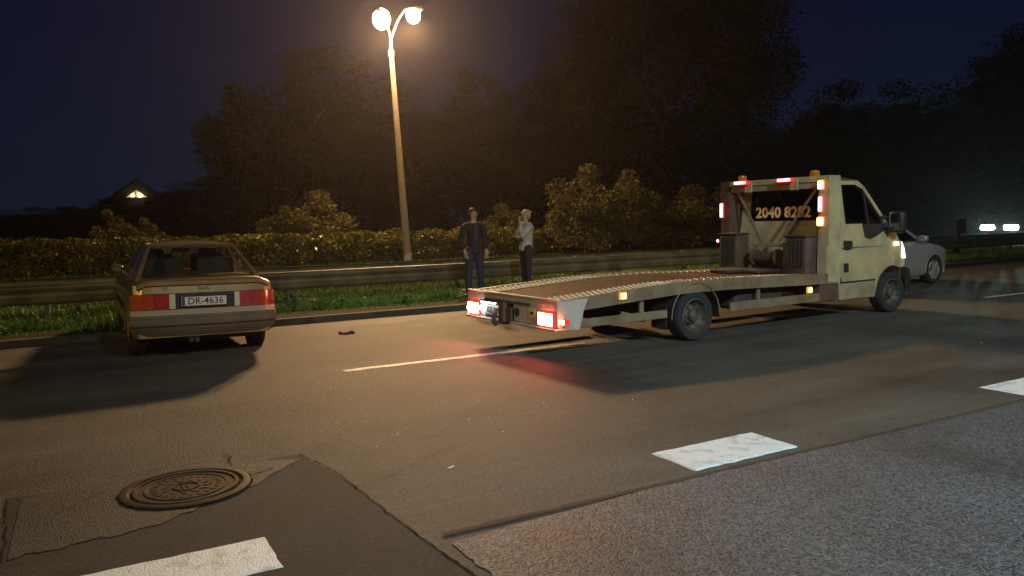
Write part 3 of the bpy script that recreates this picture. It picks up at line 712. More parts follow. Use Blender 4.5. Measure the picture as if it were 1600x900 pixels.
# rear axle at local x=-1.27 ; origin at middle of car
RX = -.74                                     # rear axle x  (origin set so that the axle sits at wheel contacts)
X0 = RX-.86; X1 = RX+3.55
car = CA; CA.rotation_euler = (R(1.0), 0, R(90))
plan = [(X0, .86), (X0+.02, .905), (X0+.06, .945), (X0+.14, .975), (X0+.30, .995), (X0+.5, 1), (X1-.7, 1), (X1-.3, .95), (X1-.1, .88), (X1, .78)]
top = [(X0, .90), (X0+.03, .945), (X0+.45, .965), (X0+.9, .965), (X0+2.9, .955), (X0+3.2, .93), (X1-.25, .80), (X1-.05, .70), (X1, .62)]
wz = [(.18, .77), (.30, .825), (.5, .847), (.68, .845), (.80, .82), (.96, .745)]
bm = body_shell(X0+.03, X1, top, [(X0, .27), (X0+.5, .22), (X1-.4, .2), (X1, .26)], wz, plan, [(RX, .305, .335), (RX+2.55, .305, .335)])
fin(bm, 'body', M['paintA'], car, ang=28)
g = greenhouse(car, dict(rb=(X0+.42, .745, .955), fb=(X0+2.98, .735, .945), rr=(X0+1.12, .535, 1.375), fr=(X0+2.15, .55, 1.375), bulge=.05, roofbulge=.04, rframe=(.035, .03, .05),
   cuts=[((0, 0), (.17, .06), 'p'), ((.17, .06), (.46, .48), 'g'), ((.46, .48), (.50, .53), 'p'), ((.50, .53), (.93, .96), 'g'), ((.93, .96), (1, 1), 'p')]), M['paintA'], M['glass'])
def revx(y, z=0):
    ay = abs(y)/.845
    return X0+.035*ay**2+.16*max(0, ay-.78)**1.6*6*.55
def rearpanel(name, y0, y1, z0, z1, off, m, parent=car, th=.03, n=10, bul=0, slope=0, low=0, lowy=0):
    bm = bmesh.new(); G = []
    for o_ in (0, th):
        rows = []
        for i in range(n+1):
            y = y0+(y1-y0)*i/n; x = revx(y)-off+o_
            rows.append([bm.verts.new((x+slope*(k/3)+low*(1-k/3)**2-bul*math.sin(PI*k/3)*(1 if o_ == 0 else 0), y*(1-lowy*(1-k/3)**2), z0+(z1-z0)*k/3)) for k in range(4)])
        G.append(rows)
    for i in range(n):
        for k in range(3):
            bm.faces.new((G[0][i][k], G[0][i+1][k], G[0][i+1][k+1], G[0][i][k+1])); bm.faces.new((G[1][i][k], G[1][i][k+1], G[1][i+1][k+1], G[1][i+1][k]))
        for k in (0, 3): bm.faces.new((G[0][i][k], G[0][i+1][k], G[1][i+1][k], G[1][i][k]))
    for k in range(3):
        for i in (0, n): bm.faces.new((G[0][i][k], G[0][i][k+1], G[1][i][k+1], G[1][i][k]))
    return fin(bm, name, m, parent, ang=40)
bp_ = rearpanel('bumper', -.85, .85, .285, .505, .085, M['bumperA'], th=.13, n=24, bul=.012, low=.09, lowy=.06)
rearpanel('bumper_groove', -.846, .846, .415, .424, .098, M['under'], th=.02, n=24)
rearpanel('bumper_top', -.85, .85, .508, .535, .06, M['bumperA'], th=.10, n=24)
rearpanel('silver_strip', -.84, .84, .538, .605, .022, M['silverA'], th=.03, n=24)
rearpanel('tail_light', .585, .835, .615, .795, .028, M['lensorange'], n=8)['label'] = 'orange outer tail light'
rearpanel('tail_light', .415, .582, .615, .795, .028, M['lensred'], n=6)['label'] = 'red inner tail light'
rearpanel('reversing_light', .345, .412, .615, .795, .024, M['lensclear'], n=3)
rearpanel('reversing_light', -.40, -.34, .615, .795, .024, M['lensclear'], n=3)
rearpanel('tail_light', -.66, -.403, .615, .795, .028, M['lensred'], n=6)['label'] = 'red inner tail light'
rearpanel('tail_light', -.835, -.663, .615, .795, .028, M['lensorange'], n=8)['label'] = 'orange red outer tail light'
for (y0, y1, mm) in ((.42, .58, 'lensred'), (-.66, -.41, 'lensred')):
    bm = bmesh.new()
    for k in range(7):
        z = .63+k*.025; box(bm, (revx((y0+y1)/2)-.030, (y0+y1)/2, z), (.008, abs(y1-y0)-.02, .008))
    fin(bm, 'lens_rib', M[mm], car)
rearpanel('plate_recess', -.338, .342, .612, .80, .010, M['black'], n=3)
pl = boxo('number_plate', (revx(0)-.028, .02, .700), (.012, .52, .112), M['plate'], car, .004)
rot = (PI/2, 0, -PI/2)
text('plate_text', 'DR-4636', .115, M['plateblack'], pl, (revx(0)-.036, .002, .697), rot, sx=.98, bold=.001)
bm = bmesh.new(); box(bm, (revx(0)-.0355, .258, .700), (.004, .035, .10)); fin(bm, 'country_band', M['plateblue'], pl)
bm = bmesh.new()
for a, b in (((0, .02+.262), (.004, .114)),): pass
box(bm, (revx(0)-.030, .02, .760), (.02, .55, .010)); box(bm, (revx(0)-.030, .02, .640), (.02, .55, .010)); box(bm, (revx(0)-.030, .292, .700), (.02, .010, .13)); box(bm, (revx(0)-.030, -.252, .700), (.02, .010, .13)); fin(bm, 'plate_frame', M['black'], pl)
rearpanel('boot_lid', -.70, .70, .803, .900, .018, M['paintA'], th=.05, n=20, slope=.012)
bm = bmesh.new()      # spoiler lip wrapping the lid
n = 28
prev = None
for i in range(n+1):
    y = -.765+1.53*i/n; x = revx(y)-.02; ed = max(0, abs(y)-.60)/.165
    z = .935-.05*ed**2; P = [(x-.03, y, z-.03), (x-.035, y, z+.012), (x-.01, y, z+.030), (x+.10, y, z+.028), (x+.16, y, z-.01), (x+.05, y, z-.04)]
    cur = [bm.verts.new(p) for p in P]
    if prev:
        for k in range(6): bm.faces.new((prev[k], cur[k], cur[(k+1) % 6], prev[(k+1) % 6]))
    else: bm.faces.new(cur)
    prev = cur
bm.faces.new(prev[::-1]); fin(bm, 'spoiler', M['paintA'], car, ang=50)
for s_ in (1, -1):
    rearpanel('quarter_corner', s_*.705, s_*.80, .80, .905, .012, M['paintA'], th=.06, n=5, slope=.02)
bm = bmesh.new()
for k in range(4): lathe(bm, [(.018, -.003), (.024, 0), (.018, .003)], 'X', (revx(0)-.034, .062-k*.034, .868), n=14)
fin(bm, 'rings_badge', M['chrome'], car)
text('badge_text', '80', .05, M['chrome'], car, (revx(.45)-.022, .45, .865), rot, depth=.002)
bm = bmesh.new(); tube(bm, [(X0+.5, .10, .25), (X0+.12, .12, .235), (X0-.055, .12, .23)], [.030, .036, .034], 12); tube(bm, [(X0+.2, .18, .25), (X0-.06, .185, .23)], [.03, .03], 12); fin(bm, 'exhaust', M['under'], car)
bm = bmesh.new(); tube(bm, [(X0-.06, .12, .23), (X0-.085, .12, .23)], .028, 12, cap=True); tube(bm, [(X0-.062, .185, .23), (X0-.087, .185, .23)], .024, 12); fin(bm, 'exhaust_tip', M['black'], car)
for (xx, nm) in ((RX, 0), (RX+2.55, 1)):
    for s_ in (1, -1): wheel('wheel', car, (xx, s_*.735, .276), .306, .19, s_, 'steel', rimm=M['rimold'])
for s_ in (1, -1):
    for xa in (RX, RX+2.55): bm = bmesh.new(); arch_lip(bm, xa, .305, .345, .842, s_, .012); fin(bm, 'arch_lip', M['paintA'], car)
for s_ in (1, -1): bm = bmesh.new(); box(bm, (RX+1.25, s_*.85, .56), (1.8, .02, .07), bev=.006); fin(bm, 'side_moulding', M['black'], car)
bm = bmesh.new(); box(bm, (RX+1.3, 0, .20), (3.4, 1.3, .08)); fin(bm, 'underbody', M['under'], car)
bm = bmesh.new(); box(bm, (X0+.92, 0, .93), (.9, 1.3, .03)); fin(bm, 'parcel_shelf', M['under'], car)
bm = bmesh.new()
for y in (-.34, .34): box(bm, (X0+1.42, y, .98), (.14, .50, .40), rot=('Y', .2), bev=.05, seg=3)
fin(bm, 'rear_seat', M['seat'], car)
for y in (-.36, .36):
    bm = bmesh.new(); box(bm, (X0+2.25, y, .95), (.14, .48, .55), bev=.05, seg=3); box(bm, (X0+2.25, y, 1.22), (.09, .26, .16), bev=.04, seg=3); fin(bm, 'front_seat', M['seat'], car)
bm = bmesh.new(); box(bm, (X0+2.7, 0, .90), (.5, 1.35, .14), bev=.05, seg=2); fin(bm, 'dashboard', M['under'], car)
bm = bmesh.new(); lathe(bm, [(.175, -.012), (.188, 0), (.175, .012)], 'X', (X0+2.48, .36, .99), n=20); fin(bm, 'steering_wheel', M['black'], car)
bm = bmesh.new(); box(bm, (X0+2.3, 0, 1.27), (.04, .24, .07), bev=.015, seg=2); fin(bm, 'inner_mirror', M['black'], car)
for s_ in (1, -1):
    bm = bmesh.new(); box(bm, (X0+2.62, s_*.845, 1.005), (.10, .15, .12), bev=.03, seg=3, rot=('X', .35*s_)); box(bm, (X0+2.64, s_*.79, .96), (.05, .09, .04)); mm_ = fin(bm, 'door_mirror', M['paintA'], car)
    bm = bmesh.new(); box(bm, (X0+2.566, s_*.845, 1.005), (.006, .12, .085), rot=('X', .35*s_), bev=.01); fin(bm, 'mirror_glass', M['chrome'], mm_)

# ---- flatbed tow truck
HD = R(3.5)
TR = empty('tow_truck', (7.02, 7.57, 0), HD, 'cream flatbed tow truck with lit roof bar and empty ramp deck', 'tow truck')
TR.scale = (1.025, 1, 1.035)
def TY(s): return s            # local: x along, right side y=0 , left side y=+2.06
WID = 2.06
M['cream'] = mat('cream_paint', (.51, .42, .22), .36, coat=.4, col2=(.31, .26, .15), scale=2.6, detail=10, rough2=.6)
M['creamfilm'] = mat('cream_dirty', (.34, .28, .16), .6, col2=(.22, .18, .11), scale=5)
M['alu'] = mat('deck_edge', (.25, .19, .115), .6, metal=.2, col2=(.15, .11, .065), detail=9, scale=4)
M['alupale'] = mat('tail_panel', (.55, .50, .43), .5, metal=.25, col2=(.44, .40, .34), scale=5, bump=.1)
M['deck'] = mat('deck_sheet', (.135, .060, .013), .8, metal=.0, spec=.2, col2=(.065, .032, .014), scale=6, bump=.2)
M['track'] = mat('perforated_track', (.055, .038, .013), .7)
M['stud'] = mat('stud_metal', (.80, .74, .62), .40, metal=.4)
M['rust'] = mat('rusty_steel', (.07, .042, .028), .7, col2=(.12, .065, .035), scale=9, bump=.4)
M['frame'] = mat('truck_frame', (.035, .030, .026), .75)
M['redlamp'] = emis('red_lamp_core', (1, .10, .09), 11, (.6, .02, .02)); M['redlens'] = emis('red_lamp_lens', (1, .03, .02), .9, (.5, .01, .01))
M['redhot'] = emis('tail_lamp_core', (1, .15, .08), 120, (.6, .1, .1)); M['amber'] = emis('amber_core', (1, .58, .14), 16, (.7, .3, .05)); M['amberlens'] = emis('amber_lens', (1, .42, .04), .9, (.6, .2, .02))
M['whitelamp'] = emis('plate_lamp', (.80, .90, 1), 60)
M['topred'] = emis('roof_red_core', (1, .22, .26), 10, (.6, .02, .05))
def deckz(s): return interp([(-2.17, .65), (-1.2, .705), (-.5, .742), (0, .752), (.6, .748), (3.01, .685)], s)
# deck surface
SS = [-2.17, -1.3, -.39, 0, .6, 1.4, 2.2, 2.95]
def strip(name, y0, y1, dz, th, m, ss=SS):
    bm = bmesh.new(); prev = None
    for s in ss:
        z = deckz(s)+dz; cur = [bm.verts.new(p) for p in ((s, y0, z), (s, y1, z), (s, y1, z-th), (s, y0, z-th))]
        if prev:
            for k in range(4): bm.faces.new((prev[k], cur[k], cur[(k+1) % 4], prev[(k+1) % 4]))
        else: bm.faces.new(cur)
        prev = cur
    bm.faces.new(prev[::-1]); return fin(bm, name, m, TR, smooth=False)
strip('deck_floor', .47, WID-.47, -.010, .03, M['deck'])
strip('wheel_track', .06, .465, 0, .03, M['track']); strip('wheel_track', WID-.465, WID-.06, 0, .03, M['track'])
strip('side_rail', .0, .058, .015, .15, M['alu']); strip('side_rail', WID-.058, WID, .015, .15, M['alu'])
bm = bmesh.new()       # raised punched studs
s = -2.08
while s < 2.9:
    for side in (0, 1):
        for k, yy in enumerate((.11, .20, .29, .38)):
            if s > 1.0 and k == 1: continue
            y = yy if side == 0 else WID-yy; ss_ = s+(.04 if k % 2 else 0); big = s < -.3
            z = deckz(ss_); r0, r1 = (.019, .013) if big else (.013, .008)
            ring0 = [bm.verts.new((ss_+r0*math.cos(a*PI/3), y+r0*math.sin(a*PI/3), z)) for a in range(6)]
            ring1 = [bm.verts.new((ss_+r1*math.cos(a*PI/3), y+r1*math.sin(a*PI/3), z+(.014 if big else .007))) for a in range(6)]
            for a in range(6): bm.faces.new((ring0[a], ring0[(a+1) % 6], ring1[(a+1) % 6], ring1[a]))
            bm.faces.new(ring1)
    s += .082 if s < 0 else .13
tag(fin(bm, 'track_studs', M['stud'], TR, smooth=False), kind='stuff')
bm = bmesh.new()
for k in range(44):
    s = -2.1+k*.115
    z0, z1 = deckz(s), deckz(s+.03)
    vs = [bm.verts.new(p) for p in ((s, .50, z0-.006), (s, WID-.50, z0-.006), (s+.012, WID-.50, z0-.001), (s+.012, .50, z0-.001), (s+.03, .50, z1-.008), (s+.03, WID-.5, z1-.008))]
    bm.faces.new(vs[:4]); bm.faces.new((vs[3], vs[2], vs[5], vs[4]))
tag(fin(bm, 'deck_ribs', M['deck'], TR, smooth=False), kind='stuff')
# tail box
bm = bmesh.new(); prism(bm, [(-2.17, .335), (-2.17, .66), (-1.75, .67), (-1.82, .53), (-1.88, .325)], -.003, .035); fin(bm, 'tail_side', M['alupale'], TR, smooth=False)
bm = bmesh.new(); prism(bm, [(-2.17, .335), (-2.17, .66), (-1.75, .67), (-1.82, .53), (-1.88, .325)], WID-.035, WID+.003); fin(bm, 'tail_side', M['alupale'], TR, smooth=False)
def tbox(name, s0, s1, y0, y1, z0, z1, m, bev=.006, parent=TR): return boxo(name, ((s0+s1)/2, (y0+y1)/2, (z0+z1)/2), (s1-s0, y1-y0, z1-z0), m, parent, bev)
tbox('tail_panel', -2.19, -2.168, .0, .92, .36, .658, M['alupale']); tbox('tail_panel', -2.19, -2.168, 1.64, WID, .36, .658, M['alupale'])
tbox('tail_panel', -2.19, -2.168, .922, 1.638, .585, .658, M['alupale']); tbox('tail_recess', -2.15, -2.13, .93, 1.63, .36, .58, M['under'])
tbox('tail_lip', -2.235, -2.165, .0, .95, .325, .352, M['alupale']); tbox('tail_lip', -2.235, -2.165, 1.16, WID, .325, .352, M['alupale'])
tbox('top_edge', -2.20, -2.15, -.004, WID+.004, .662, .680, M['stud'])
tbox('slot_shadow', -2.196, -2.192, .55, 1.62, .565, .600, M['rust'], 0)
tp = tbox('tail_plate', -2.210, -2.198, 1.20, 1.60, .392, .520, M['plate'], .003)
text('tail_plate_text', 'KZ-389', .105, M['plateblack'], tp, (-2.2125, 1.375, .455), (PI/2, 0, -PI/2), sx=.92)
tbox('plate_lamp', -2.240, -2.205, 1.61, 1.67, .44, .50, M['whitelamp'], .01); tbox('plate_lamp', -2.275, -2.24, 1.25, 1.58, .545, .560, emis('plate_lamp_soft', (.8, .9, 1), 9), .003)
tbox('plate_lamp_hood', -2.28, -2.19, 1.22, 1.62, .563, .575, M['black'], .003)
tbox('plate_bracket', -2.26, -2.19, 1.06, 1.17, .33, .57, M['rust'], .01); tbox('winch_hook_plate', -2.215, -2.19, .94, 1.055, .35, .52, M['rust'])
bm = bmesh.new(); tube(bm, [(-2.24, 1.27, .43), (-2.27, 1.27, .40), (-2.27, 1.265, .32), (-2.24, 1.26, .28)], .028, 8); fin(bm, 'tow_hook', M['frame'], TR)
bm = bmesh.new(); lathe(bm, [(.001, -2.2), (.055, -2.2), (.055, -2.185)], 'X', (0, .84, .475), n=20); fin(bm, 'round_socket', M['frame'], TR)
tbox('yellow_sticker', -2.197, -2.191, .44, .58, .44, .545, mat('sticker', (.62, .55, .16), .6), 0)
tbox('sticker_mark', -2.200, -2.1975, .48, .545, .475, .505, M['plateblack'], 0)
def taillamp(y0, y1):
    L = tbox('tail_light', -2.225, -2.185, y0, y1, .362, .535, M['redlens'], .02); tbox('lamp_core', -2.2275, -2.2255, y0+.025, y1-.025, .38, .518, M['redhot'], 0, parent=L)
taillamp(.03, .36); taillamp(1.70, 2.02)
for y, nm in ((-.055, 0), (WID+.055, 1)):
    bm = bmesh.new(); lathe(bm, [(.001, -.03), (.035, -.03), (.04, .0), (.03, .03), (.001, .035)], 'Y', (-2.12, y, .43), n=16); L = fin(bm, 'corner_marker', M['redlens'], TR)
    bm = bmesh.new(); bmesh.ops.create_uvsphere(bm, u_segments=10, v_segments=8, radius=.026); bmesh.ops.translate(bm, vec=(-2.155, y, .43), verts=bm.verts); fin(bm, 'lamp_core', M['redhot'], L)
# side markers amber
for s, z in ((-1.24, .66), (2.26, .50)):
    L = tbox('side_marker', s-.06, s+.06, -.03, -.002, z-.045, z+.045, M['amberlens'], .01); tbox('lamp_core', s-.032, s+.032, -.042, -.03, z-.03, z+.03, M['amber'], .008, parent=L)
# chassis, guards, tank, boxes
for y in (.62, 1.40): tbox('chassis_rail', -1.9, 4.6, y-.04, y+.04, .42, .56, M['frame'])
for s in (-1.6, -.9, -.2, .7, 1.5, 2.3): tbox('cross_member', s-.04, s+.04, .06, WID-.06, deckz(s)-.12, deckz(s)-.035, M['frame'])
for y0 in (.0, WID-.04):
    tbox('side_guard', -1.88, -.50, y0, y0+.04, .335, .435, M['alu']); tbox('side_guard', .65, 2.52, y0, y0+.04, .32, .44, M['alu'])
    for s in (-.88, 1.25): tbox('guard_upright', s-.03, s+.03, y0+.045, y0+.085, .34, deckz(s)-.13, M['alu'])
tbox('tool_locker', 2.56, 3.00, .02, .5, .30, .60, M['rust'], .015); tbox('tool_locker', 2.56, 3.00, WID-.5, WID-.02, .30, .60, M['rust'], .015)
tbox('fuel_tank', .95, 1.95, .18, .55, .30, .62, M['frame'], .05)
bm = bmesh.new(); tube(bm, [(-.6, .62, .40), (0, .62, .36), (0, 1.44, .36)], .05, 8); tube(bm, [(0, .1, .31), (0, WID-.1, .31)], .06, 10); bmesh.ops.create_uvsphere(bm, u_segments=14, v_segments=10, radius=.17, matrix=Matrix.Translation((0, 1.03, .33))); fin(bm, 'rear_axle', M['frame'], TR)
tbox('mud_flap', -.50, -.485, .03, .30, .20, .50, M['black'], 0)
bm = bmesh.new(); tube(bm, [(-1.3, .5, .34), (-.95, .45, .33), (-.62, .30, .30)], .035, 8); fin(bm, 'exhaust', M['steel'], TR)
for s_, y in ((-1, .13), (1, WID-.13)):
    wheel('wheel', TR, (0, y, .322), .322, .25, s_, 'steel')
    wheel('wheel', TR, (4.45, y+(.03 if s_ < 0 else -.03), .318), .318, .22, s_, 'steel', steer=-.06)
for y0, y1 in ((.0, .26), (WID-.26, WID)):
    bm = bmesh.new(); prev = None
    for k in range(21):
        a = PI*k/20*1.06-.03*PI; r0, r1 = .415, .427; c, s = math.cos(a), math.sin(a)
        cur = [bm.verts.new(p) for p in ((r0*c, y0, .31+r0*s), (r0*c, y1, .31+r0*s), (r1*c, y1, .31+r1*s), (r1*c, y0, .31+r1*s))]
        if prev:
            for q in range(4): bm.faces.new((prev[q], cur[q], cur[(q+1) % 4], prev[(q+1) % 4]))
        else: bm.faces.new(cur)
        prev = cur
    bm.faces.new(prev[::-1]); fin(bm, 'mudguard', M['black'], TR)
    bm = bmesh.new(); tube(bm, [(.43*math.cos(PI*k/20), y0 if y0 == 0 else y1, .31+.43*math.sin(PI*k/20)) for k in range(21)], .008, 6); fin(bm, 'mudguard_edge', M['alu'], TR)
# cab : built in its own centred frame
CB = 1.03
CX = 0
plan = [(3.04, 1), (4.5, 1), (4.72, .965), (4.85, .90), (4.93, .78), (4.95, .72)]
top = [(3.04, 1.37), (4.30, 1.37), (4.50, 1.33), (4.66, 1.22), (4.80, 1.02), (4.88, .84), (4.93, .62), (4.95, .55)]
wz = [(.2, .90), (.30, .935), (.45, .955), (.6, .955), (.62, .965), (.95, .965), (.99, .955), (1.2, .945), (1.38, .925)]
bm = body_shell(3.04, 4.95, top, [(3, .27), (4.9, .26)], wz, plan, [(4.45, .33, .40)], step=.04, crown=.015)
bmesh.ops.translate(bm, vec=(0, CB, 0), verts=bm.verts); fin(bm, 'cab_body', M['cream'], TR, ang=28)
cabE = TR
def offs(fn):
    before = set(o.name for o in bpy.data.objects); r = fn(); return r
class _P: pass
n_before = len(TR.children)
kids0 = set(TR.children)
g1, g2 = greenhouse(TR, dict(rb=(3.05, .925, 1.365), fb=(4.46, .905, 1.345), rr=(3.06, .84, 2.12), fr=(3.70, .81, 2.07), bulge=.03, roofbulge=.055, rframe=(.10, .14, .16), wgl=M['glassdark'],
   cuts=[((0, 0), (.115, .22), 'p'), ((.115, .22), (.90, .97), 'g'), ((.90, .97), (1, 1), 'p')]), M['cream'], M['glassdark'])
for k in set(TR.children)-kids0: k.location = (0, CB, 0)
M['orangetext'] = mat('orange_lettering', (1, .62, .28), .5); M['orangetext'].node_tree.nodes['Principled BSDF'].inputs['Emission Strength'].default_value = 0
text('phone_number', '2040 8282', .235, M['orangetext'], g1, (3.018, .04, 1.60), (PI/2, 0, -PI/2), sx=1.06, bold=.007)
def yW(z): return CB-interp([(.6, .967), (.95, .967), (1.36, .927), (2.08, .845)], z)
def ysurf(v): return Vector((v.x, yW(v.z)+v.y, v.z))
def sidepoly(name, poly, m, y0=-.010, y1=.01, parent=TR):
    bm = bmesh.new(); prism(bm, poly, y0, y1, ysurf); return fin(bm, name, m, parent, smooth=False)
# door: frame round the window + lower skin
dr = sidepoly('door', [(3.13, .56), (3.98, .56), (4.00, .70), (4.08, .80), (4.22, .88), (4.24, 1.20), (4.16, 1.345), (3.72, 1.345), (3.68, 1.41), (3.30, 1.41), (3.13, 1.41)], M['cream'], -.012, .01)
sidepoly('door_frame', [(3.13, 1.40), (3.25, 1.40), (3.22, 2.00), (3.13, 2.06)], M['cream'], -.012, .01, dr)
sidepoly('door_frame', [(3.13, 2.06), (3.215, 1.995), (3.56, 2.00), (3.76, 1.93), (3.80, 1.975), (3.66, 2.055)], M['cream'], -.012, .01, dr)
sidepoly('door_frame', [(3.76, 1.93), (4.26, 1.42), (4.34, 1.42), (3.80, 1.975)], M['cream'], -.012, .01, dr)
sidepoly('window_divider', [(3.76, 1.93), (3.80, 1.90), (3.87, 1.36), (3.83, 1.36)], M['black'], -.010, .01, dr)
sidepoly('door_crease', [(3.14, 1.055), (4.22, 1.055), (4.22, 1.075), (3.14, 1.075)], M['creamfilm'], -.018, -.012, dr)
sidepoly('black_triangle', [(3.66, 1.40), (4.28, 1.40), (4.32, 1.33), (4.05, 1.22), (3.86, 1.17), (3.72, 1.20)], M['black'], -.016, -.012, dr)
sidepoly('door_handle', [(3.17, 1.05), (3.33, 1.04), (3.35, 1.16), (3.18, 1.17)], M['black'], -.045, -.012, dr)
sidepoly('filler_flap', [(3.17, .70), (3.27, .70), (3.27, .83), (3.17, .83)], M['black'], -.020, -.012)
for (a, b) in (((3.125, .55), (3.118, 2.05)),):
    bm = bmesh.new(); prism(bm, [(3.105, .55), (3.128, .55), (3.128, 2.06), (3.105, 2.06)], -.004, .01, ysurf); fin(bm, 'door_gap', M['under'], TR, smooth=False)
sidepoly('door_gap', [(3.105, .535), (3.99, .535), (3.99, .556), (3.105, .556)], M['under'], -.004, .01)
sidepoly('sill_panel', [(3.06, .29), (3.98, .29), (3.98, .53), (3.06, .53)], M['creamfilm'], -.008, .01)
bm = bmesh.new(); arch_lip(bm, 4.45, .33, .405, 0, 0, .013); bmesh.ops.translate(bm, vec=(0, CB-.960, 0), verts=bm.verts); fin(bm, 'arch_lip', M['black'], TR)
bm = bmesh.new()
prism(bm, [(4.84, .28), (4.965, .30), (4.985, .55), (4.95, .66), (4.86, .70)], .07, WID-.07); fin(bm, 'front_bumper', M['black'], TR, ang=50)
M['headl'] = emis('headlamp_glow', (1.0, .78, .42), 6)
for s_, yy in ((1, CB-.885), (-1, CB+.885)):
    bm = bmesh.new(); prism(bm, [(4.70, .70), (4.86, .70), (4.885, .82), (4.83, 1.00), (4.76, 1.12), (4.70, .98)], -.03, .03, lambda v, yy=yy: Vector((v.x, yy+v.y, v.z))); hl = fin(bm, 'headlight', M['lensclear'], TR, smooth=False)
    bm = bmesh.new(); prism(bm, [(4.80, .84), (4.893, .84), (4.85, .99), (4.78, 1.10)], -.036, .036, lambda v, yy=yy: Vector((v.x, yy+v.y, v.z))); fin(bm, 'lamp_core', M['headl'], hl, smooth=False)
L = sidepoly('side_indicator', [(4.50, 1.05), (4.60, 1.05), (4.60, 1.11), (4.50, 1.11)], emis('indicator', (1, .75, .35), 3.5), -.026, -.008)
# mirrors
for s_ in (-1, 1):
    y = CB+s_*1.10; bm = bmesh.new(); box(bm, (4.36, y, 1.42), (.15, .24, .34), bev=.05, seg=3); box(bm, (4.30, y-s_*.06, 1.31), (.16, .16, .10), bev=.03, seg=2)
    tube(bm, [(4.22, CB+s_*.90, 1.35), (4.32, CB+s_*1.02, 1.35)], .03, 8); tube(bm, [(4.15, CB+s_*.90, 1.50), (4.32, CB+s_*1.02, 1.50)], .022, 8); mr = fin(bm, 'wing_mirror', M['black'], TR)
    bm = bmesh.new(); box(bm, (4.283, y, 1.42), (.006, .18, .28), bev=.02); fin(bm, 'mirror_glass', M['chrome'], mr)
# cab interior
bm = bmesh.new()
for y in (.55, 1.15, 1.55): box(bm, (3.42, y, 1.30), (.16, .46, .70), bev=.06, seg=3); box(bm, (3.40, y, 1.72), (.10, .26, .18), bev=.04, seg=3)
fin(bm, 'cab_seats', M['seat'], TR)
bm = bmesh.new(); box(bm, (4.15, CB, 1.34), (.5, 1.66, .16), bev=.05, seg=2); fin(bm, 'dashboard', M['under'], TR)
bm = bmesh.new(); lathe(bm, [(.20, -.014), (.215, 0), (.20, .014)], 'X', (3.92, 1.45, 1.48), n=20); fin(bm, 'steering_wheel', M['black'], TR)
# rear gantry behind the cab
PX = 2.80
bm = bmesh.new(); prism(bm, [(PX-.10, .58), (PX+.16, .58), (PX+.16, 2.12), (PX-.10, 2.12)], -.01, .17); fin(bm, 'gantry_post', M['cream'], TR, smooth=False)
bm = bmesh.new(); prism(bm, [(PX-.13, .60), (PX-.10, .60), (PX-.10, 1.10), (PX-.13, 1.10)], .0, .16); fin(bm, 'post_plate', M['cream'], TR, smooth=False)
bm = bmesh.new(); prism(bm, [(PX-.10, .58), (PX+.16, .58), (PX+.16, 2.12), (PX-.10, 2.12)], WID-.17, WID+.01); fin(bm, 'gantry_post', M['rust'], TR, smooth=False)
tbox('gantry_beam', PX-.09, PX+.10, .17, WID-.17, 2.03, 2.115, M['cream'], .01); tbox('beam_underside', PX-.07, PX+.05, .17, WID-.17, 1.94, 2.026, M['creamfilm'], .01)
for y in (.62, 1.50): tbox('lamp_bracket', PX-.125, PX-.095, y-.09, y+.05, 1.93, 2.10, M['cream'], .005)
for y in (.72, 1.58):
    L = tbox('roof_light', PX-.20, PX-.12, y-.14, y+.14, 2.055, 2.115, M['redlens'], .012); tbox('lamp_core', PX-.212, PX-.20, y-.12, y+.12, 2.065, 2.105, M['topred'], .006, parent=L)
for y in (.33, 1.72):
    bm = bmesh.new(); lathe(bm, [(.07, 2.115), (.075, 2.13), (.065, 2.20), (.05, 2.21), (.001, 2.21)], 'Z', (PX+.02, y, 0), n=16); fin(bm, 'beacon', mat('beacon_amber', (.45, .16, .02), .15, coat=.5), TR)
# light column on the right post, one on the left
def plight(nm, y, z, sy, sz, lens, core):
    L = tbox(nm, PX-.155, PX-.135, y-sy/2-.012, y+sy/2+.012, z-sz/2-.015, z+sz/2+.015, lens, .012); tbox('lamp_core', PX-.17, PX-.156, y-sy/2, y+sy/2, z-sz/2, z+sz/2, core, .008, parent=L)
plight('amber_light', .10, 1.985, .085, .11, M['amberlens'], M['amber']); plight('brake_light', .10, 1.71, .065, .21, M['redlens'], M['topred']); plight('amber_light', .10, 1.46, .095, .11, M['amberlens'], M['amber'])
plight('brake_light', WID-.05, 1.66, .060, .22, M['redlens'], M['topred']); plight('marker_light', WID+.03, 1.16, .03, .03, M['redlens'], M['redhot'])
for (y0, z0, y1, z1) in ((1.80, 1.98, 1.22, 1.13), (.24, 1.98, .92, 1.13)):
    bm = bmesh.new(); tube(bm, [(PX-.02, y0, z0), (PX-.06, y1, z1)], .020, 8); fin(bm, 'brace', M['alu'], TR)
tbox('winch_beam', PX-.09, PX-.03, .5, 1.6, 1.08, 1.14, M['creamfilm'], .008)
tbox('winch_beam', PX-.07, PX-.01, .17, WID-.17, .90, .98, M['rust'], .008)
for y in (.78, 1.36): tbox('winch_leg', PX-.10, PX-.04, y-.03, y+.03, .66, 1.08, M['alu'], .008)
bm = bmesh.new(); tube(bm, [(PX-.16, .86, .92), (PX-.16, 1.28, .92)], .09, 14); tube(bm, [(PX-.16, .83, .92), (PX-.16, .86, .92)], .13, 14); tube(bm, [(PX-.16, 1.28, .92), (PX-.16, 1.31, .92)], .13, 14); fin(bm, 'winch', M['rust'], TR)
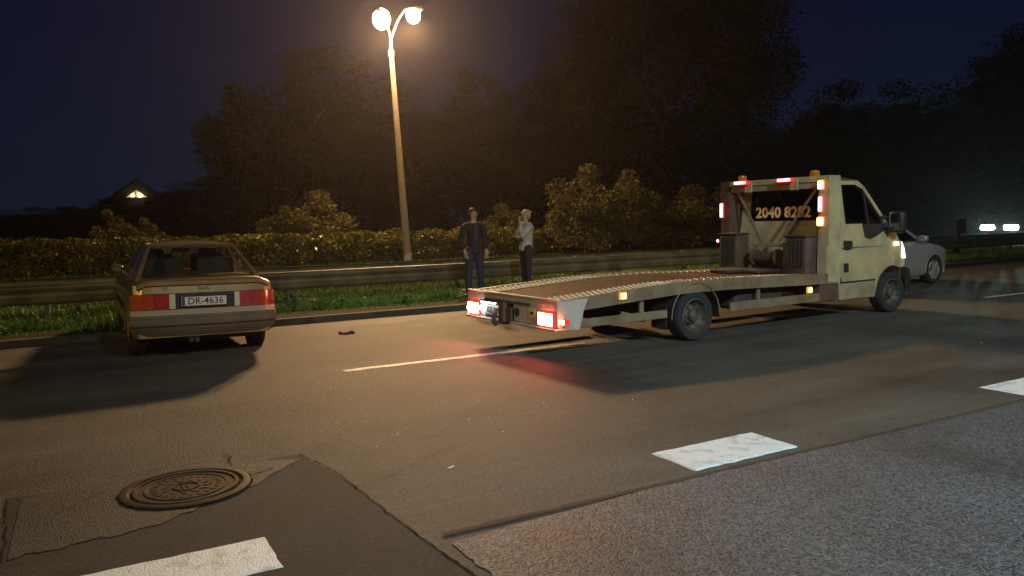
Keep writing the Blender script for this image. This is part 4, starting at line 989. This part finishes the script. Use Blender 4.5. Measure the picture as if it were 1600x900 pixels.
def stack(y0, y1, ztop, lab):
    bm = bmesh.new(); z = .66; k = 0
    w = (y1-y0)
    box(bm, (PX-.21, (y0+y1)/2, (.66+ztop)/2), (.30, w, ztop-.66), bev=.03, seg=2)
    o = fin(bm, 'gear_locker', M['rust'], TR)
    bm = bmesh.new()
    for q in range(5): box(bm, (PX-.37, y0+w*(.15+.175*q), (.76+ztop)/2), (.014, .03, (ztop-.8)*.9))
    box(bm, (PX-.22, (y0+y1)/2, ztop+.01), (.33, w+.02, .03), bev=.006); fin(bm, 'locker_rib', M['frame'], o)
stack(.19, .56, 1.24, ''); stack(1.50, 1.87, 1.27, '')
bm = bmesh.new()
for i, (s, y, w_) in enumerate(((2.25, .9, .5), (1.9, 1.1, .35), (2.3, 1.35, .4))): box(bm, (s, y, deckz(s)+.03), (.55, w_, .05), bev=.02, seg=2, rot=('Z', 0))
mat_ = fin(bm, 'folded_tarp', mat('dark_mat', (.035, .026, .02), .9, bump=.6, bscale=9), None); mat_.parent = None
mat_.matrix_world = Matrix.Translation((7.02, 7.57, .03)) @ Matrix.Rotation(HD, 4, 'Z'); tag(mat_, 'dark folded mat lying on the truck deck behind the cab', 'mat')

# ---- silver car beyond the truck
M['silver'] = mat('silver_blue_paint', (.46, .48, .50), .28, metal=.5, coat=.6)
def modern_car(E_, paint, lights_on, wk='alloy', L=4.3, h=1.47):
    X0 = -L/2; X1 = L/2; fx = X1-.86; rx = X0+.82
    plan = [(X0, .80), (X0+.1, .9), (X0+.4, .985), (X0+.7, 1), (X1-.9, 1), (X1-.45, .95), (X1-.2, .86), (X1-.05, .72), (X1, .60)]
    top = [(X0, .80), (X0+.1, .98), (X0+.6, 1.0), (X1-1.35, .985), (X1-1.05, .95), (X1-.5, .86), (X1-.2, .76), (X1-.05, .64), (X1, .52)]
    wz = [(.15, .80), (.28, .86), (.5, .885), (.72, .88), (.9, .835), (1.0, .78)]
    bm = body_shell(X0, X1, top, [(X0, .25), (X1, .20)], wz, plan, [(rx, .315, .345), (fx, .315, .345)]); fin(bm, 'body', paint, E_, ang=28)
    greenhouse(E_, dict(rb=(X0+.12, .76, .985), fb=(X1-1.12, .775, .955), rr=(X0+.55, .60, h-.05), fr=(X1-2.0, .61, h-.03), bulge=.05, roofbulge=.05,
        cuts=[((0, 0), (.12, .08), 'p'), ((.12, .08), (.42, .48), 'g'), ((.42, .48), (.45, .53), 'p'), ((.45, .53), (.93, .97), 'g'), ((.93, .97), (1, 1), 'p')]), paint, M['glassdark'])
    for xx in (rx, fx):
        for s_ in (1, -1): wheel('wheel', E_, (xx, s_*.775, .318), .318, .20, s_, wk)
    for xx in (rx, fx):
        for s_ in (1, -1): bm = bmesh.new(); arch_lip(bm, xx, .315, .352, .874, s_, .014); fin(bm, 'arch_lip', paint, E_)
    for s_ in (1, -1):
        def hp_(u, v, o=0): 
            x = X1-.42+.34*u; return Vector((x, s_*((.885-.02*u)*interp(plan, x)-.015-.30*u*u*v*.2)+s_*o, .58+.13*v+.05*(1-u)))
        bm = bmesh.new(); patch(bm, hp_(0, 0, .012), hp_(1, 0, .012), hp_(1, 1, .0), hp_(0, 1.1, .004), 4, 3, .02, .03, bdir=(.5, s_, 0)); fin(bm, 'headlight', M['lensclear'], E_)
        bm = bmesh.new(); box(bm, (X1-1.42, s_*.93, 1.04), (.13, .20, .13), bev=.04, seg=3); box(bm, (X1-1.40, s_*.84, .99), (.06, .12, .05)); fin(bm, 'door_mirror', paint, E_)
    bm = bmesh.new(); box(bm, (X1-.03, 0, .45), (.10, .95, .20), bev=.03, seg=2); fin(bm, 'grille', M['black'], E_)
    bm = bmesh.new(); box(bm, (X1-1.55, 0, .93), (.5, 1.35, .12), bev=.05); fin(bm, 'dashboard', M['under'], E_)
    return X0, X1
SV = empty('silver_car', (15.60, 11.36, 0), R(2.0), 'silver blue hatchback standing behind the tow truck cab', 'car')
modern_car(SV, M['silver'], False)
M['paintO'] = mat('dark_paint', (.03, .03, .035), .3, coat=.5)
OC = empty('oncoming_car', (45.9, 23.7, 0), PI, 'dark oncoming car with bright headlights beyond the guardrails', 'car')
modern_car(OC, M['paintO'], True)
M['xenon'] = emis('xenon', (.92, .96, 1), 30)
for s_ in (1, -1):
    bm = bmesh.new(); box(bm, (2.10, s_*.62, .70), (.14, .74, .28), bev=.07, seg=3); hl = fin(bm, 'headlamp_unit', M['xenon'], OC)
    ld = bpy.data.lights.new('beam', 'SPOT'); ld.energy = 2000; ld.color = (.62, 1, .85); ld.spot_size = R(44); ld.spot_blend = .8; ld.shadow_soft_size = .08
    lo = bpy.data.objects.new('beam', ld); link(lo, OC); lo.location = (2.22, s_*.64, .70); lo.rotation_euler = (Vector((1, .46, -.085))).to_track_quat('-Z', 'Y').to_euler()

# ------------------------------------------------------------------ people
def skinned(name, V, E_, m, parent, sub=2, loc=(0, 0, 0), root=0):
    names = list(V); me = bpy.data.meshes.new(name); me.from_pydata([V[k][:3] for k in names], [(names.index(a), names.index(b)) for a, b in E_], [])
    o = bpy.data.objects.new(name, me); COL.objects.link(o)
    md = o.modifiers.new('s', 'SKIN'); md.use_smooth_shade = True
    sv = me.skin_vertices[0].data
    for i, k in enumerate(names):
        r = V[k][3]; sv[i].radius = (r, V[k][4] if len(V[k]) > 4 else r)
    sv[root].use_root = True
    sb = o.modifiers.new('u', 'SUBSURF'); sb.levels = sub; sb.render_levels = sub
    dg = bpy.context.evaluated_depsgraph_get(); me2 = bpy.data.meshes.new_from_object(o.evaluated_get(dg)); bpy.data.objects.remove(o)
    me2.name = name; me2.materials.clear(); me2.materials.append(m); me2.shade_smooth()
    r = bpy.data.objects.new(name, me2); return link(r, parent)
M['skin'] = mat('skin', (.42, .26, .17), .55); M['hairdark'] = mat('hair_brown', (.05, .035, .02), .7); M['hairblond'] = mat('hair_blond', (.42, .28, .13), .55)
M['jacket'] = mat('dark_jacket', (.026, .021, .019), .85, col2=(.012, .010, .011), scale=9, bump=1, bscale=14); M['jeans'] = mat('dark_jeans', (.026, .027, .038), .85, bump=.3, bscale=20)
M['sweater'] = mat('pale_sweater', (.48, .44, .35), .9, col2=(.36, .33, .26), scale=8, bump=1, bscale=16); M['trousers'] = mat('black_trousers', (.022, .016, .020), .85); M['shoe'] = mat('shoe', (.02, .02, .02), .5)
M['scarf'] = mat('dark_shirt', (.055, .035, .035), .9); M['eye'] = mat('eye_dark', (.01, .01, .01), .3)
def person(loc, rz, label, H_, arms, cloth, trous, female=False, hunch=0, headyaw=0, feet=.10):
    k = H_/1.78
    P = empty('person', loc, rz, label, 'person')
    def q(x, y, z, r, r2=None): return (x*k, y*k, z*k, r*k) + ((r2*k,) if r2 else ())
    sh = .175 if female else .20; hw = .10 if female else .095
    # facing +x, left is +y
    V = {'pel': q(0, 0, .97, .085, .075), 'waist': q(0, 0, 1.10, .09, .07), 'chest': q(.0-hunch*.1, 0, 1.28, .11, .085), 'ntop': q(.0, 0, 1.46, .052), 'neck': q(.01, 0, 1.54, .052), 'jaw': q(.025, 0, 1.61, .068, .06), 'head': q(.01, 0, 1.69, .088, .078), 'crown': q(.0, 0, 1.735, .062)}
    E_ = [('pel', 'waist'), ('waist', 'chest'), ('chest', 'ntop'), ('ntop', 'neck'), ('neck', 'jaw'), ('jaw', 'head'), ('head', 'crown')]
    V['nose'] = q(.108, 0, 1.655, .012); E_.append(('head', 'nose'))
    for s_, sd in ((1, 'l'), (-1, 'r')):
        V['hip'+sd] = q(0, s_*hw, .88, .062); V['kn'+sd] = q(.02, s_*(hw+feet*.3), .50, .048); V['an'+sd] = q(0, s_*(hw+feet*.5), .09, .040); V['toe'+sd] = q(.14, s_*(hw+feet*.62), .04, .034); V['heel'+sd] = q(-.05, s_*(hw+feet*.5), .045, .036)
        E_ += [('pel', 'hip'+sd), ('hip'+sd, 'kn'+sd), ('kn'+sd, 'an'+sd), ('an'+sd, 'toe'+sd), ('an'+sd, 'heel'+sd)]
        el, wr = arms[sd]
        V['sh'+sd] = q(0, s_*sh*.92, 1.40, .036); V['el'+sd] = q(*el, .043); V['wr'+sd] = q(*wr, .028)
        E_ += [('ntop', 'sh'+sd), ('sh'+sd, 'el'+sd), ('el'+sd, 'wr'+sd)]
        d = (Vector(wr)-Vector(el)).normalized(); side = d.orthogonal().normalized(); pal = Vector(wr)+d*.06; nn = d.cross(side)
        V['pa'+sd] = q(*pal, .030, .020); E_.append(('wr'+sd, 'pa'+sd))
        for f in range(4):
            o_ = side*((f-1.5)*.021); ln = (.062, .075, .070, .052)[f]; a = pal+o_+d*.03; b = a+d*ln*.5+nn*.008; c = b+d*ln*.4+nn*.024
            V[f'f{f}a'+sd] = q(*a, .0095); V[f'f{f}b'+sd] = q(*b, .0085); V[f'f{f}c'+sd] = q(*c, .0075); E_ += [('pa'+sd, f'f{f}a'+sd), (f'f{f}a'+sd, f'f{f}b'+sd), (f'f{f}b'+sd, f'f{f}c'+sd)]
        a = Vector(wr)+d*.03-side*.038; b = a+d*.035-side*.018
        V['ta'+sd] = q(*a, .0105); V['tb'+sd] = q(*b, .009); E_ += [('wr'+sd, 'ta'+sd), ('ta'+sd, 'tb'+sd)]
    body = skinned('body', V, E_, M['skin'], P, 2)
    # face details and hair
    bm = bmesh.new()
    for s_ in (1, -1): bmesh.ops.create_uvsphere(bm, u_segments=8, v_segments=6, radius=.012*k, matrix=Matrix.Translation((.088*k, s_*.032*k, 1.685*k)))
    fin(bm, 'eye', M['eye'], P)
    bm = bmesh.new(); box(bm, (.088*k, 0, 1.615*k), (.012, .045, .010), bev=.003); fin(bm, 'mouth', M['scarf'], P)
    bm = bmesh.new()
    for s_ in (1, -1): bmesh.ops.create_uvsphere(bm, u_segments=8, v_segments=6, radius=.026*k, matrix=Matrix.Translation((0, s_*.084*k, 1.665*k)) @ Matrix.Diagonal((.7, .4, 1.2, 1)))
    fin(bm, 'ear', M['skin'], P)
    bm = bmesh.new(); bmesh.ops.create_uvsphere(bm, u_segments=20, v_segments=14, radius=1)
    for v in list(bm.verts):
        c = v.co; v.co = Vector((c.x*(.094 if female else .100)-.012, c.y*(.088 if female else .092), c.z*(.090 if female else .098)+1.692))*k
        cut = 1.72 if v.co.x > .03*k else 1.62
        if v.co.z < cut*k - (.05*k if female and v.co.x < 0 else 0): v.co = Vector((v.co.x*.82, v.co.y*.82, max(v.co.z, (cut-.06)*k)))
    if female:
        bmesh.ops.create_uvsphere(bm, u_segments=12, v_segments=10, radius=.036*k, matrix=Matrix.Translation((-.105*k, 0, 1.72*k)))
        tube(bm, [(-.07*k, 0, 1.66*k), (-.09*k, 0, 1.58*k)], [.05*k, .02*k], 8)
    fin(bm, 'hair', M['hairblond'] if female else M['hairdark'], P)
    # top garment
    ext = .025
    V2 = {'hem': q(0, 0, .84 if not female else .88, .185, .145), 'pel': q(0, 0, .96, .165, .135), 'waist': q(0, 0, 1.08, .145, .12), 'chest': q(0, 0, 1.28, .165, .135), 'ntop': q(-.005, 0, 1.44, .115, .105), 'col': q(-.005, 0, 1.52, .078)}
    E2 = [('hem', 'pel'), ('pel', 'waist'), ('waist', 'chest'), ('chest', 'ntop'), ('ntop', 'col')]
    for s_, sd in ((1, 'l'), (-1, 'r')):
        el, wr = arms[sd]; V2['sh'+sd] = q(0, s_*sh, 1.42, .088); V2['el'+sd] = q(*el, .062); d = (Vector(wr)-Vector(el)); V2['cf'+sd] = q(*(Vector(el)+d*.9), .044)
        mid = (Vector((0, s_*sh, 1.425))+Vector(el))/2; V2['mid'+sd] = q(*mid, .068)
        E2 += [('ntop', 'sh'+sd), ('sh'+sd, 'mid'+sd), ('mid'+sd, 'el'+sd), ('el'+sd, 'cf'+sd)]
    skinned('sweater' if female else 'jacket', V2, E2, cloth, P, 2)
    V3 = {'pel': q(0, 0, .97, .125, .12), 'top': q(0, 0, 1.08, .125, .115)}; E3 = [('pel', 'top')]
    for s_, sd in ((1, 'l'), (-1, 'r')):
        V3['hip'+sd] = q(0, s_*hw, .87, .105); V3['kn'+sd] = q(.02, s_*(hw+feet*.3), .50, .078 if not female else .066); V3['sh'+sd] = q(.0, s_*(hw+feet*.42), .28, .070 if not female else .054); V3['an'+sd] = q(0, s_*(hw+feet*.5), .10, .062 if not female else .046)
        E3 += [('pel', 'hip'+sd), ('hip'+sd, 'kn'+sd), ('kn'+sd, 'sh'+sd), ('sh'+sd, 'an'+sd)]
    skinned('trousers', V3, E3, trous, P, 2)
    for s_ in (1, -1):
        bm = bmesh.new(); box(bm, (.045*k, s_*(hw+feet*.55)*k, .045*k), (.27*k, .098*k, .088*k), bev=.032, seg=3); fin(bm, 'shoe', M['shoe'], P)
    return P
# the man faces the woman and the camera; the woman faces left
def face(px, d, ang): return R(CY)+PI+R(ang)
man = person((6.92, 13.8, .09), R(CY+180+28), 'person in a dark open jacket and jeans standing before the guardrail', 1.79,
    {'l': ((-.03, .27, 1.16), (.07, .235, .93)), 'r': ((-.03, -.27, 1.16), (.08, -.235, .93))}, M['jacket'], M['jeans'])
bm = bmesh.new(); box(bm, (.112, 0, 1.30), (.06, .10, .36), bev=.02, seg=2); fin(bm, 'shirt', M['scarf'], man)
woman = person((8.28, 14.05, .09), R(CY+180-62), 'person in a pale sweater and dark trousers with one hand at the mouth', 1.76,
    {'l': ((.20, .17, 1.19), (.165, .04, 1.49)), 'r': ((.13, -.20, 1.19), (.17, .12, 1.16))}, M['sweater'], M['trousers'], female=True, feet=.02)
bm = bmesh.new(); lathe(bm, [(.047, -.02), (.052, 0), (.047, .02)], 'Y', (.17, .13, 1.16), n=14); fin(bm, 'dark_cuff', M['black'], woman)

# ------------------------------------------------------------------ night haze
bm = bmesh.new(); box(bm, (20, 40, 11.5), (170, 150, 26))
hz = bpy.data.materials.new('haze'); hz.use_nodes = True; n = hz.node_tree; n.nodes.clear()
o_ = n.nodes.new('ShaderNodeOutputMaterial'); pv = n.nodes.new('ShaderNodeVolumePrincipled'); pv.inputs['Color'].default_value = (.85, .82, .9, 1); pv.inputs['Density'].default_value = .00034; pv.inputs['Anisotropy'].default_value = .72
n.links.new(pv.outputs[0], o_.inputs['Volume'])
h_ = fin(bm, 'haze', hz, smooth=False); tag(h_, 'thin damp night air around the scene', kind='stuff')
